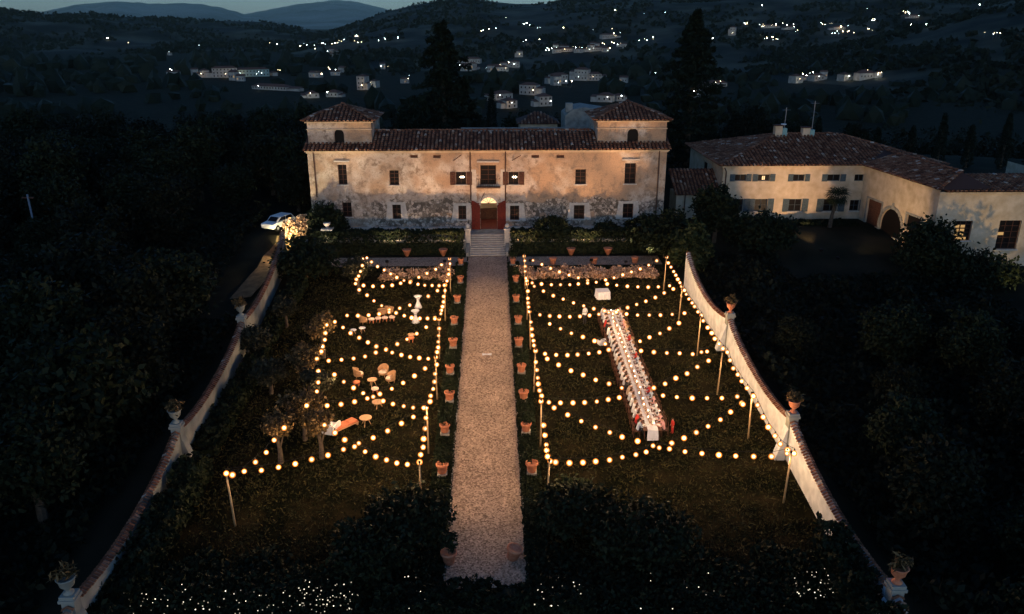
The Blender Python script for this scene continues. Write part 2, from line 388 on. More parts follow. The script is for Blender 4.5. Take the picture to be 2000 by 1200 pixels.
# ------------------------------------------------------------------ stairs and terrace
st = thing('stone_staircase', 'grey stone steps climbing from the gravel path to the villa door', 'stairs', (-.2, 82.3, S*82.3))
z0 = S*82.3; rise = (6.1-z0)/10
for k in range(10):
    b = MB(); y = 82.3+.36*k; b.box(-2.1, y, z0-.3, 1.7, y+.36+(.02 if k < 9 else .3), z0+rise*(k+1)-.06-.001*k); b.build('step', M['greystone'], st)
    b = MB(); b.box(-2.12, y-.05, z0+rise*(k+1)-.06, 1.72, y+.35, z0+rise*(k+1)); b.build('tread', M['stone'], st)
b = MB(); b.box(-2.1, 85.92, 5.4, 1.7, 88.0, 6.12); b.build('landing', M['greystone'], st)
for sx in (-2.32, 1.92):
    b = MB(); b.prism([(82.2, z0-.2), (86.2, 5.6), (86.2, 6.5), (82.2, z0+.42)], sx-.18, sx+.18)
    b.v = [(y, x, z) for x, y, z in b.v]; b.f = [q[::-1] for q in b.f]; b.build('side_wall', M['greystone'], st)
    b = MB(); b.box(sx-.28, 83.9, 4.4, sx+.28, 84.45, 7.05); b.box(sx-.34, 83.84, 7.05, sx+.34, 84.51, 7.2)
    b.build('newel_post', M['stone'], st)
for sx, nm in ((-2.32, 'left'), (1.92, 'right')):
    b = MB(); b.lathe([(.05, 0), (.20, .06), (.26, .25), (.18, .42), (.05, .5)], (sx, 84.17, 7.2), 12)
    tag(b.build('stone_ball_finial', M['stone'], smooth=True), 'small pale stone ball standing on the post %s of the steps' % nm, 'finial')
for sgn, nm, x0, x1 in ((-1, 'left', -20.0, -2.52), (1, 'right', 2.12, 20.0)):
    t = thing('retaining_wall', 'low dark terrace wall %s of the stone steps' % nm, 'wall', ((x0+x1)/2, 83.4, 4.6))
    b = MB(); b.box(x0, 83.2, 4.2, x1, 86.6, 6.08); b.build('masonry', M['greystone'], t)
    b = MB(); b.box(x0, 83.12, 6.085, x1, 83.6, 6.2); b.build('coping', M['stone'], t)

# ------------------------------------------------------------------ leafy hedges
def hedge(name, label, x0, x1, y0, y1, h, m, n, leaf=.16, cat='hedge', base=None, wav=.25, seed=1, group=None):
    rg = np.random.default_rng(seed); cx, cy = (x0+x1)/2, (y0+y1)/2; bz = S*cy if base is None else base
    t = thing(name, label, cat, (cx, cy, bz), group=group)
    x = rg.random(n)*(x1-x0)+x0; y = rg.random(n)*(y1-y0)+y0
    top = np.array([h+wav*(noise.noise(Vector((a*.7, b_*.7, seed)))+.6*noise.noise(Vector((a*2.1, b_*2.1, seed+5)))) for a, b_ in zip(x, y)])
    u = rg.random(n); sel = rg.random(n)
    z = np.where(sel < .5, top*(1-.12*rg.random(n)), top*u)
    if x1-x0 < y1-y0: x = np.where(sel > .62, np.where(rg.random(n) < .5, x0, x1)+rg.normal(size=n)*.05, x)
    else: y = np.where(sel > .75, y0+(y1-y0)*.06*rg.random(n), y)
    slope = (S*(y-cy)) if base is None else 0
    Pn = np.stack([x-cx, y-cy, z+slope], 1)
    link('foliage', leaf_mesh('foliage', Pn, leaf, m, seed), t)
    b = MB(); q = S if base is None else 0; V = [(x, y, bz+q*(y-cy)+zz) for zz in (-.1, h*.5) for x, y in ((x0+.2, y0+.2), (x1-.2, y0+.2), (x1-.2, y1-.2), (x0+.2, y1-.2))]
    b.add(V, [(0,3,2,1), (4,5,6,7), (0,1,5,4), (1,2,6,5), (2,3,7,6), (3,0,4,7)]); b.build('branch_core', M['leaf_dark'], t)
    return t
hedge('terrace_hedge', 'tall dark ivy hedge covering the terrace wall left of the stone steps', -19.3, -2.75, 82.7, 84.4, 2.55, M['leaf_dark'], 9000, .17, base=S*82.7, wav=.35, seed=2)
hedge('terrace_hedge', 'tall dark hedge covering the terrace wall right of the stone steps', 2.3, 19.3, 82.7, 84.4, 2.5, M['leaf_dark'], 9000, .17, base=S*82.7, wav=.4, seed=3)
def dome(name, label, c, rad, m, n, leaf=.16, cat='shrub', seed=1, group=None, stem=True, shell=.8):
    rg = np.random.default_rng(seed); t = thing(name, label, cat, c, group=group)
    p = clump_points(rg, rad, max(6, n//30), 30, min(rad)*.16, shell); p[:,2] = np.abs(p[:,2]+rad[2]*.75)
    link('foliage', leaf_mesh('foliage', p, leaf, m, seed), t)
    b = MB(); b.tube([(0,0,-.1), (.05,.03,rad[2]*.5), (0,0,rad[2])], [.12, .09, .03])
    for k in range(5):
        a = k*1.3; b.tube([(0,0,rad[2]*.3), (math.cos(a)*rad[0]*.5, math.sin(a)*rad[1]*.5, rad[2]*.9)], [.06, .02], 5)
    b.build('stem', M['bark'], t, local=True)
    return t
dome('round_bush', 'large rounded dark bush before the villa wall, right of the doorway', (6.7, 84.2, 6.1), (2.0, 1.2, 1.25), M['leaf_dark'], 5000, .14, seed=4)
for i, (px, py, r) in enumerate(((1185, 452, 1.1), (1258, 448, 1.6))):
    p = atY(px, py, 85.4); dome('round_bush', ['small dark bush on the terrace below the right half of the villa', 'dark bush on the terrace below the right corner of the villa'][i], (p.x, 85.4, 6.0), (r*1.4, .9, r*.75), M['leaf_dark'], 2600, .15, seed=5+i)
# flower beds lit by the bulbs: loose clumps of pale leaves with dark gaps
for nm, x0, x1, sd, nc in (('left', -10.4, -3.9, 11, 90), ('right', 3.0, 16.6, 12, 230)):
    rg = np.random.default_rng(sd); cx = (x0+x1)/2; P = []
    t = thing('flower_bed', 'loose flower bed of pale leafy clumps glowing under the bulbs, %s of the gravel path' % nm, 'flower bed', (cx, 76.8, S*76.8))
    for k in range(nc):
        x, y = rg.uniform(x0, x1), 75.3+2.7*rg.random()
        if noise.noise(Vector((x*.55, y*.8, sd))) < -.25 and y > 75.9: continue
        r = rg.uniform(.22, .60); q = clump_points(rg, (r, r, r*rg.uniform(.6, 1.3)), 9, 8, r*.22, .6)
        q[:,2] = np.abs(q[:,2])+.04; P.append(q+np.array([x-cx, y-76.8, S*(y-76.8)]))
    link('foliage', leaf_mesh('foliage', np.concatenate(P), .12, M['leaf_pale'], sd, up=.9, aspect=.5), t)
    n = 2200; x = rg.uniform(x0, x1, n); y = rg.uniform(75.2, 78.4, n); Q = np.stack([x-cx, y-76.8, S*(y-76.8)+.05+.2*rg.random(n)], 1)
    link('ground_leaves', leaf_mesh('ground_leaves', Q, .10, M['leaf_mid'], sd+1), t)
for nm, x, sd in (('left', -2.85, 21), ('right', 2.5, 22)):
    hedge('path_hedge', 'low dark clipped hedge running along the %s edge of the gravel path' % nm, x-.55, x+.48, 33.5, 80, .22, M['leaf_dark'], 20000, .11, wav=.12, seed=sd)

# ------------------------------------------------------------------ villa
def tile_roof(b, A, B, C, D, w=.42, L=.46, rows=None, lift=.05, rg=random):
    """barrel tiles on the slope A (eave left) B (eave right) C (ridge right) D (ridge left); A-B horizontal"""
    A, B, C, D = map(Vector, (A, B, C, D)); ex = (B-A); W = ex.length; ex.normalize()
    up = (D-A)-ex*((D-A).dot(ex)); H = up.length; up.normalize(); nn = ex.cross(up).normalized()
    l0 = (D-A).dot(ex); r0 = W-(C-A).dot(ex)
    k = int(W/w)
    for i in range(k):
        u = (i+.5)*W/k
        hm = H
        if l0 > .01: hm = min(hm, H*u/l0)
        if r0 > .01: hm = min(hm, H*(W-u)/r0)
        nr = max(1, int(hm/L+.6))
        for j in range(nr):
            v0 = j*L-(.08 if j == 0 else .05); v1 = min((j+1)*L, hm+.1)
            if v1-v0 < .12: continue
            jx = rg.uniform(-.03, .03); jz = rg.uniform(-.012, .02); ra = w*.36*rg.uniform(.92, 1.06); rb = ra*.82
            vv = []
            for (vv_, rr, zz) in ((v0, ra, .055), (v1, rb, .0)):
                for q in range(5):
                    a = math.pi*q/4
                    vv.append(A+ex*(u+jx-math.cos(a)*rr)+up*vv_+nn*(lift+zz+jz+math.sin(a)*rr*.85))
            b.add(vv, [(q, q+1, q+6, q+5) for q in range(4)]+[(4, 3, 2, 1, 0)])
def ridge_tiles(b, p, q, r=.17, L=.42):
    p = Vector(p); q = Vector(q); d = (q-p); n = max(1, int(d.length/L)); d.normalize(); s = d.cross(Vector((0,0,1))).normalized(); u = s.cross(d)
    for i in range(n):
        a0 = p+d*(i*L-.03); a1 = p+d*((i+1)*L); jz = random.uniform(-.02, .03); vv = []
        for c_, rr, zz in ((a0, r*1.08, .04), (a1, r*.9, 0)):
            for k in range(5):
                a = math.pi*k/4; vv.append(c_+s*(-math.cos(a)*rr)+u*(math.sin(a)*rr*.8+zz+jz+.08))
        b.add(vv, [(k, k+1, k+6, k+5) for k in range(4)]+[(4, 3, 2, 1, 0)])
def wall_cells(b, x0, x1, z0, z1, y, ops, depth=.28, tf=None):
    """front wall face in the plane y with rectangular openings and their reveals; tf maps (x, d, z) to the place"""
    tf = tf or (lambda x, d, z: (x, y+d, z))
    xs = sorted({x0, x1, *[o[0] for o in ops], *[o[1] for o in ops]}); zs = sorted({z0, z1, *[o[2] for o in ops], *[o[3] for o in ops]})
    for i in range(len(xs)-1):
        for j in range(len(zs)-1):
            cx, cz = (xs[i]+xs[i+1])/2, (zs[j]+zs[j+1])/2
            if any(o[0] < cx < o[1] and o[2] < cz < o[3] for o in ops): continue
            b.quad(tf(xs[i],0,zs[j]), tf(xs[i+1],0,zs[j]), tf(xs[i+1],0,zs[j+1]), tf(xs[i],0,zs[j+1]))
    for a, c, e, g in ops:
        for (p, q) in (((a,e),(a,g)), ((a,g),(c,g)), ((c,g),(c,e)), ((c,e),(a,e))):
            b.quad(tf(p[0],0,p[1]), tf(p[0],depth,p[1]), tf(q[0],depth,q[1]), tf(q[0],0,q[1]))
YF = 88.0
def fr(px0, py0, px1, py1, Y=YF):
    a = atY(px0, py0, Y); c = atY(px1, py1, Y); m_ = atY((px0+px1)/2, (py0+py1)/2, Y)
    return (a.x, c.x, atY((px0+px1)/2, py1, Y).z, atY((px0+px1)/2, py0, Y).z)
V_ = thing('villa', 'long weathered two storey villa with two corner towers and a red tiled roof', 'villa', (-.07, 88, 6.1))
XL, XR, ZB, ZE = -19.74, 19.62, 6.0, 15.0
GW = [(766,400,784,428), (895,402,911,429), (996,402,1014,430), (1121,401,1141,428), (1217,398,1236,426), (668,396,688,424)]
UW = [(659,322,679,361), (760,333,780,362), (1124,331,1144,360), (1221,319,1241,359)]
SW = [(890,336,911,361), (993,336,1013,361)]
VW = [(801,303,816,309), (846,303,861,309), (1038,303,1053,309), (1087,303,1102,309)]
DOOR = fr(938, 386, 971, 446); BALC = fr(938, 323, 969, 361)
DOOR = (DOOR[0], DOOR[1], 6.13, DOOR[3]); dr = (DOOR[1]-DOOR[0])/2; dcx = (DOOR[0]+DOOR[1])/2
gw = [fr(*q) for q in GW]; uw = [fr(*q) for q in UW]; sw = [fr(*q) for q in SW]; vw = [fr(*q) for q in VW]
b = MB(); wall_cells(b, XL, XR, ZB, ZE, YF, gw+uw+sw+vw+[DOOR, BALC], .3)
# arch spandrels of the doorway
for sg in (-1, 1):
    pts = [(dcx+sg*dr, DOOR[3])]+[(dcx+sg*dr*math.cos(a), DOOR[3]-dr+dr*math.sin(a)) for a in np.linspace(math.pi/2, 0, 9)]
    if sg < 0: pts = pts[::-1]
    b.prism(pts[::-1], YF+.002, YF+.34)
for x in (XL, XR): b.quad((x, YF, ZB), (x, YF+16, ZB), (x, YF+16, ZE), (x, YF, ZE))
b.quad((XL, YF+16, ZB), (XR, YF+16, ZB), (XR, YF+16, ZE), (XL, YF+16, ZE))
b.build('facade', PLASTER, V_)
def window(par, op, Y, frame_m=None, depth=.26, bars=(1, 2), lit=None, sill=True, glass=None):
    a, c, e, g = op
    f = MB(); t_ = .06
    f.box(a, Y+depth-.06, e, a+t_, Y+depth, g); f.box(c-t_, Y+depth-.06, e, c, Y+depth, g)
    f.box(a+t_, Y+depth-.06, g-t_, c-t_, Y+depth, g); f.box(a+t_, Y+depth-.06, e, c-t_, Y+depth, e+t_)
    for i in range(1, bars[0]+1):
        x = a+(c-a)*i/(bars[0]+1); f.box(x-.025, Y+depth-.055, e+t_, x+.025, Y+depth-.01, g-t_)
    for j in range(1, bars[1]+1):
        z = e+(g-e)*j/(bars[1]+1); f.box(a+t_, Y+depth-.05, z-.02, c-t_, Y+depth-.012, z+.02)
    w_ = f.build('window', frame_m or M['wood'], par)
    p = MB(); p.box(a, Y+depth+.002, e, c, Y+depth+.02, g); p.build('pane', glass or M['glass'], w_)
    if sill:
        s_ = MB(); s_.box(a-.15, Y-.12, e-.12, c+.15, Y-.002, e-.002); s_.build('sill', M['stone'], w_)
    return w_
for q in gw: window(V_, q, YF, bars=(1, 2))
for q in uw: window(V_, q, YF, M['wood'], bars=(1, 3))
for q in vw:
    p = MB(); p.box(q[0], YF+.2, q[2], q[1], YF+.25, q[3]); p.build('vent_opening', M['wood'], V_)
for q in uw+[BALC]:            # hood mouldings over the tall windows
    if q[3]-q[2] > 2.0:
        b = MB(); b.box(q[0]-.35, YF-.2, q[3]+.32, q[1]+.35, YF-.002, q[3]+.46); b.build('hood_moulding', M['stone'], V_)
for q in gw[:5]+uw:            # stone surrounds
    w0 = .26; b = MB(); y0 = YF-.05
    b.box(q[0]-w0, y0, q[2], q[0]-.002, YF-.003, q[3]+w0); b.box(q[1]+.002, y0, q[2], q[1]+w0, YF-.003, q[3]+w0); b.box(q[0]-.002, y0, q[3]+.002, q[1]+.002, YF-.003, q[3]+w0)
    b.build('stone_surround', M['stone'] if q in gw else PLASTER, V_)
for q in gw[:5]:               # flaring white plaster below each lower window
    for sg in (-1, 1):
        b = MB(); x = q[0]-.27 if sg < 0 else q[1]+.27
        b.prism([(x, q[3]+.3), (x+sg*.22, q[3]+.3), (x+sg*.5, q[2]-.1), (x, q[2]-.1)][::sg], YF-.045, YF-.004); b.build('plaster_flare', M['stone'], V_)
# first floor windows with open shutters and lit chandeliers inside
for q, lab in zip(sw, ('left', 'right')):
    w_ = window(V_, q, YF, bars=(1, 0), glass=M['glass'])
    ww = (q[1]-q[0])*.52
    for sg, x in ((-1, q[0]-.03), (1, q[1]+.03)):
        b = MB(); xa, xb = sorted((x, x+sg*ww)); b.box(xa, YF-.09, q[2]-.02, xb, YF-.03, q[3]+.02)
        for k in range(7): z = q[2]+(q[3]-q[2])*(k+.5)/7; b.obox(((xa+xb)/2, YF-.1, z), abs(xb-xa)*.8, .05, .05, 0, .6)
        b.build('shutter', M['wood'], w_)
    cx, cz = (q[0]+q[1])/2+.1, (q[2]+q[3])/2+.1
    b = MB()
    for k in range(7):
        a = k*2*math.pi/6; r = .22 if k < 6 else 0; v, f_ = ico(.055 if k else .09)
        b.add([(p_[0]+cx+r*math.cos(a), p_[1]+YF+.21, p_[2]+cz+r*math.sin(a)*.5) for p_ in v], f_)
    b.build('lamp_cluster', E_ROOM, w_)
# balcony window with iron rail
w_ = window(V_, BALC, YF, bars=(1, 3), sill=False)
b = MB()
for sg in (-1, 1):
    x = BALC[0]+.05 if sg < 0 else BALC[1]-.05; b.obox((x+sg*.02, YF+.08, (BALC[2]+BALC[3])/2), .05, .3, BALC[3]-BALC[2]-.1)
b.build('door_leaf', M['wood'], w_)
rb = MB(); z0b = BALC[2]-.2
rb.box(BALC[0]-.45, YF-.65, z0b-.1, BALC[1]+.45, YF-.002, z0b+.02); rb.build('balcony_slab', M['brass'], V_)
rb = MB()
for k in range(14):
    x = BALC[0]-.4+(BALC[1]-BALC[0]+.8)*k/13; rb.tube([(x, YF-.6, z0b+.02), (x, YF-.6, z0b+.95)], .018, 4)
for z in (.1, .95): rb.tube([(BALC[0]-.4, YF-.6, z0b+z), (BALC[1]+.4, YF-.6, z0b+z)], .025, 5)
for x in (BALC[0]-.4, BALC[1]+.4): rb.tube([(x, YF-.6, z0b+.95), (x, YF-.02, z0b+.95)], .025, 5)
rb.build('balcony_rail', M['iron'], V_)
for sg in (-1, 1):             # pale quoin strips beside the portal
    x = dcx+sg*1.62; b = MB()
    for k in range(9): b.box(x-.26-.05*(k % 2), YF-.04, 9.1+k*.42, x+.26+.05*(k % 2), YF-.003, 9.1+k*.42+.4)
    b.build('quoin_strip', M['stone'], V_)
# portal: stone arch, two red leaves folded back, lit hall
b = MB()
for k in range(11):
    a0, a1 = math.pi*k/11+.02, math.pi*(k+1)/11-.02; zc = DOOR[3]-dr
    q = [(dcx+math.cos(a)*r, zc+math.sin(a)*r) for a, r in ((a0, dr), (a1, dr), (a1, dr+.3), (a0, dr+.3))]
    b.prism(q[::-1], YF-.07, YF-.002)
b.build('arch_stones', M['stone'], V_)
zl = DOOR[3]-dr*.35
for sg in (-1, 1):
    b = MB(); xi = dcx+sg*(dr+.04); W = dr*1.02
    pts = [(xi, DOOR[2]), (xi, zl-W)]+[(xi+sg*(W-W*math.cos(a)) , zl-W+W*math.sin(a)) for a in np.linspace(0, math.pi/2, 8)][1:]+[(xi+sg*W, DOOR[2])]
    pts = [(xi, DOOR[2]), (xi, zl-.55)]+[(xi+sg*W*t, zl-.55+.55*math.sin(t*math.pi/2)) for t in np.linspace(.12, 1, 7)]+[(xi+sg*W, DOOR[2])]
    b.prism(pts[::-1] if sg > 0 else pts, YF-.16, YF-.08); leaf = b.build('door_leaf', M['reddoor'], V_)
    for zz in (6.9, 8.1, 9.1):
        b = MB(); b.box(min(xi+sg*.08, xi+sg*(W-.08)), YF-.2, zz-.06, max(xi+sg*.08, xi+sg*(W-.08)), YF-.162, zz+.06); b.build('rail', M['reddoor'], leaf)
hall = MB(); hx0, hx1, hy1 = dcx-2.2, dcx+2.2, YF+6
hall.quad((hx0, YF+.35, 6.14), (hx0, hy1, 6.14), (hx0, hy1, 10.3), (hx0, YF+.35, 10.3)); hall.quad((hx1, hy1, 6.14), (hx1, YF+.35, 6.14), (hx1, YF+.35, 10.3), (hx1, hy1, 10.3))
hall.quad((hx0, hy1, 6.14), (hx1, hy1, 6.14), (hx1, hy1, 10.3), (hx0, hy1, 10.3)); hall.quad((hx0, YF+.35, 10.3), (hx0, hy1, 10.3), (hx1, hy1, 10.3), (hx1, YF+.35, 10.3))
hall.build('hall_walls', M['cream'], V_)
b = MB(); b.box(hx0, YF+.001, 6.05, hx1, hy1, 6.14); b.build('hall_floor', M['redfloor'], V_)
b = MB(); b.box(dcx-1.5, hy1-1.2, 6.15, dcx+1.4, hy1-.6, 7.3); b.build('hall_sideboard', M['wood'], V_)
b = MB()
for k in range(9):
    a = k*2*math.pi/8; r = .45 if k < 8 else 0; v, f_ = ico(.09); b.add([(p[0]+dcx+r*math.cos(a), p[1]+YF+1.2+r*math.sin(a), p[2]+9.55) for p in v], f_)
ch = b.build('hall_chandelier', E_HALL, V_)
b = MB(); b.tube([(dcx, YF+1.2, 9.6), (dcx, YF+1.2, 10.28)], .02, 5); b.build('chandelier_stem', M['iron'], ch)
zc = DOOR[3]-dr; b = MB(); b.prism([(dcx+dr*.98*math.cos(a), zc+.22+(dr*.78)*math.sin(a)) for a in np.linspace(math.pi, 0, 13)], YF+.3, YF+.33); fl_ = b.build('fanlight', E_WIN, V_)
b = MB()
for k in range(1, 5): a = math.pi*k/5; b.tube([(dcx, YF+.28, zc+.22), (dcx+dr*.97*math.cos(a), YF+.28, zc+.22+dr*.77*math.sin(a))], .02, 4)
b.box(dcx-dr*.98, YF+.26, zc+.16, dcx+dr*.98, YF+.32, zc+.22); b.build('glazing_bar', M['wood'], fl_)
# pipes, flag poles, cornice
for px, py1 in ((918, 392), (987, 392), (1288, 430), (612, 385)):
    a = atY(px, 296, YF); c = atY(px, py1, YF); b = MB(); b.tube([(a.x, YF-.1, ZE-.05), (a.x, YF-.1, c.z)], .075, 8)
    for z in np.arange(c.z+.5, ZE-.5, 1.6): b.tube([(a.x, YF-.1, z), (a.x, YF-.1, z+.06)], .1, 8)
    b.build('downpipe', M['brass'], V_)
for px, py, qx, qy in ((886, 314, 901, 303), (1000, 314, 1017, 304), (939, 392, 946, 377)):
    a = atY(px, py, YF); c = atY(qx, qy, YF-1.0); b = MB(); b.tube([(a.x, YF-.02, a.z), c], .04, 6); b.build('flag_pole', M['wood'], V_)
b = MB(); b.box(XL-.12, YF-.14, 14.72, XR+.12, YF-.002, 14.88); b.box(XL-.22, YF-.28, 14.88, XR+.22, YF-.002, 15.0); b.build('cornice', M['cream'], V_)
b = MB(); b.box(XL-.35, YF-.55, 6.0, dcx-2.2, YF-.002, 6.45); b.box(dcx+2.2, YF-.55, 6.0, XR+.35, YF-.002, 6.45); b.build('plinth', M['stone'], V_)
# main roof
ye, zr = YF-.55, 16.55; yr = YF+3.6
rf = MB(); rf.quad((XL-.4, ye, 15.03), (XR+.4, ye, 15.03), (XR+.4, yr, zr), (XL-.4, yr, zr)); rf.quad((XL-.4, yr, zr), (XR+.4, yr, zr), (XR+.4, YF+8, 15.03), (XL-.4, YF+8, 15.03))
rf.quad((XL-.4, YF+8, 15.03), (XR+.4, YF+8, 15.03), (XR+.4, YF+16.3, 15.0), (XL-.4, YF+16.3, 15.0))
roof = rf.build('roof', M['tile_base'], V_)
tr = MB(); xa, xb = -12.75, 11.95
tile_roof(tr, (xa, ye, 15.05), (xb, ye, 15.05), (xb, yr, zr+.02), (xa, yr, zr+.02)); ridge_tiles(tr, (xa, yr, zr+.05), (xb, yr, zr+.05))
for x0, x1 in ((XL-.4, xa), (xb, XR+.4)): tile_roof(tr, (x0, ye, 15.05), (x1, ye, 15.05), (x1, YF+1.0, 15.05+.37*1.55), (x0, YF+1.0, 15.05+.37*1.55))
tr.build('roof_tile', M['tile'], roof, kind='stuff')
# corner towers
for side, (x0, x1, ap) in (('left', (-20.0, -12.8, 19.45)), ('right', (12.0, 19.9, 19.65))):
    if side == 'left': x0 = XL
    else: x1 = XR
    Yt = 89.0; wn = fr(652, 253, 673, 283, Yt) if side == 'left' else fr(1226, 251, 1246, 281, Yt)
    ze = 18.0; r_ = (wn[1]-wn[0])/2; cx = (wn[0]+wn[1])/2
    b = MB(); wall_cells(b, x0, x1, 15.2, ze, Yt, [wn], .3); wd = x1-x0
    for sg in (-1, 1):
        pts = [(cx+sg*r_, wn[3])]+[(cx+sg*r_*math.cos(a), wn[3]-r_+r_*math.sin(a)) for a in np.linspace(math.pi/2, 0, 7)]
        if sg < 0: pts = pts[::-1]
        b.prism(pts[::-1], Yt+.002, Yt+.3)
    for x in (x0, x1): b.quad((x, Yt, 14.5), (x, Yt+wd, 14.5), (x, Yt+wd, ze), (x, Yt, ze))
    b.quad((x0, Yt+wd, 14.5), (x1, Yt+wd, 14.5), (x1, Yt+wd, ze), (x0, Yt+wd, ze))
    tw = b.build('tower', PLASTER, V_)
    p = MB(); p.box(wn[0], Yt+.24, wn[2], wn[1], Yt+.29, wn[3]); p.build('window', M['glass'], tw)
    b = MB(); b.box(x0-.1, Yt-.1, ze-.9, x1+.1, Yt-.003, ze-.82); b.box(x0-.2, Yt-.22, ze-.14, x1+.2, Yt-.003, ze); b.build('moulding', M['cream'], tw)
    e0, e1, f0, f1 = x0-.45, x1+.45, Yt-.5, Yt+wd+.5; ax, ay = (x0+x1)/2, Yt+wd/2
    b = MB(); A = (e0, f0, ze+.02); B = (e1, f0, ze+.02); C_ = (e1, f1, ze+.02); D_ = (e0, f1, ze+.02); T_ = (ax, ay, ap)
    b.add([A, B, C_, D_, T_], [(0,1,4), (1,2,4), (2,3,4), (3,0,4), (3,2,1,0)]); rr = b.build('tower_roof', M['tile_base'], V_)
    b = MB(); up = .03
    for P0, P1 in ((A, B), (B, C_), (D_, A)): tile_roof(b, P0, P1, T_, T_)
    for Q in (A, B): ridge_tiles(b, Q, T_, .16)
    ridge_tiles(b, (ax-.2, ay, ap), (ax+.25, ay, ap), .2)
    b.build('roof_tile', M['tile'], rr, kind='stuff')
# rear wing seen over the ridge
a = atY(1010, 243, 108); c = atY(1095, 243, 108); t = atY(1050, 225, 110)
rw = thing('rear_lodge', 'low building with a dark red hipped roof behind the villa ridge', 'building', ((a.x+c.x)/2, 110, 6))
b = MB(); b.box(a.x+.4, 108.4, 6, c.x-.4, 114, a.z); b.build('wall', M['cream'], rw)
b = MB(); A = (a.x, 108, a.z); B = (c.x, 108, a.z); C_ = (c.x, 114.5, a.z); D_ = (a.x, 114.5, a.z); T1 = (a.x+2.4, 111, t.z+.3); T2 = (c.x-2.4, 111, t.z+.3)
b.add([A, B, C_, D_, T1, T2], [(0,1,5,4), (1,2,5), (2,3,4,5), (3,0,4), (3,2,1,0)]); rr = b.build('roof', M['tile_base'], rw)
b = MB(); tile_roof(b, A, B, T2, T1); b.build('roof_tile', M['tile'], rr, kind='stuff')
a = atY(1103, 262, 103); c = atY(1168, 262, 103); t = atY(1103, 214, 103); t2 = atY(1160, 210, 103)
sb = thing('stone_barn', 'grey rubble stone gable standing behind the villa beside the right tower', 'building', ((a.x+c.x)/2, 105, 6))
b = MB(); b.prism([(a.x, 6), (c.x+1.5, 6), (c.x+1.5, t2.z-.5), (t2.x-1.2, t2.z), (a.x+1.0, t.z), (a.x, t.z-.8)], 103, 109); b.build('rubble_wall', M['greystone'], sb)
b = MB(); b.box(a.x+.1, 103.5, t.z-.4, a.x+1.0, 104.4, t.z+.7); b.build('chimney', M['greystone'], sb)
b = MB(); a = atY(900, 258, 100); c = atY(1110, 258, 100); z1 = atY(1000, 250, 100).z; b.box(a.x, 100, 6, c.x, 100.5, z1); bt = b.build('yard_wall', M['greystone'])
tag(bt, 'long grey wall top showing just behind the villa roof ridge', 'wall')

# ------------------------------------------------------------------ yellow house and wing
YY = 92.0
H_ = thing('yellow_house', 'cream rendered two storey house with blue grey shutters and a hipped tile roof', 'house', (35, 92, 6))
hx0, hx1, hz0, hz1 = 27.2, 43.85, 5.0, 12.5
up_w = [(1436,341,1457,354), (1481,341,1503,354), (1550,341,1571,354), (1617,341,1640,354), (1670,341,1686,354)]
lo_w = [(1428,389,1450,414), (1475,389,1497,413), (1542,389,1564,413), (1610,389,1634,413), (1661,391,1676,412)]
uo = [fr(*q, YY) for q in up_w]; lo = [fr(*q, YY) for q in lo_w]
b = MB(); wall_cells(b, hx0, hx1, hz0, hz1, YY, uo+lo, .22); b.quad((hx0, YY, hz0), (hx0, YY+16, hz0), (hx0, YY+16, hz1), (hx0, YY, hz1)); b.quad((hx0, YY+16, hz0), (hx1+9, YY+16, hz0), (hx1+9, YY+16, hz1), (hx0, YY+16, hz1))
b.build('facade', M['cream'], H_)
for k, q in enumerate(uo+lo):
    w_ = window(H_, q, YY, M['shutter'], .2, (1, 0 if k < 5 else 1), sill=k >= 5)
    ww = (q[1]-q[0])*(.42 if k < 5 else .48)
    for sg, x in ((-1, q[0]-.03), (1, q[1]+.03)):
        if k in (4, 9) and sg < 0: continue
        xa, xb = sorted((x, x+sg*ww)); b = MB(); b.box(xa, YY-.08, q[2]-.03, xb, YY-.02, q[3]+.03)
        n = 5 if k < 5 else 9
        for j in range(n): b.obox(((xa+xb)/2, YY-.09, q[2]+(q[3]-q[2])*(j+.5)/n), (xb-xa)*.82, .04, .06, 0, .6)
        b.build('shutter', M['shutter'], w_)
    if k == 1:
        p = MB(); cx = (q[0]+q[1])/2; p.box(cx-.16, YY+.17, q[2]+.12, cx+.16, YY+.19, q[3]-.22); p.build('lit_pane', E_WIN, w_)
q = (92.6+5.2, 99.4)
b = MB(); b.box(hx0-.05, 99, 10.2, hx0+.1, 100.2, 11.6); b.build('side_window', M['glass'], H_)
b = MB(); b.box(hx0-.2, YY-.22, hz1-.22, hx1, YY-.002, hz1); b.box(hx0-.22, YY-.002, hz1-.22, hx0-.002, YY+16, hz1); b.build('cornice', M['cream'], H_)
b = MB(); b.tube([(hx0+.1, YY-.1, hz1-.2), (hx0+.35, YY-.12, hz1-.7), (hx0+.35, YY-.12, 6.5)], .07, 8); b.build('downpipe', M['brass'], H_)
ry0, ry1 = YY-.6, YY+16.5; A = (hx0-.6, ry0, hz1+.02); B = (hx1+9.5, ry0, hz1+.02); C_ = (hx1+9.5, ry1, hz1+.02); D_ = (hx0-.6, ry1, hz1+.02)
T1 = (36.0, 100, 15.0); T2 = (43.5, 100, 15.0)
b = MB(); b.add([A, B, C_, D_, T1, T2], [(0,1,5,4), (1,2,5), (2,3,4,5), (3,0,4), (3,2,1,0)]); rr = b.build('roof', M['tile_base'], H_)
b = MB(); tile_roof(b, A, B, T2, T1); tile_roof(b, D_, A, T1, T1); ridge_tiles(b, A, T1, .16); ridge_tiles(b, T1, T2, .16); ridge_tiles(b, B, T2, .16); ridge_tiles(b, D_, T1, .16)
b.build('roof_tile', M['tile'], rr, kind='stuff')
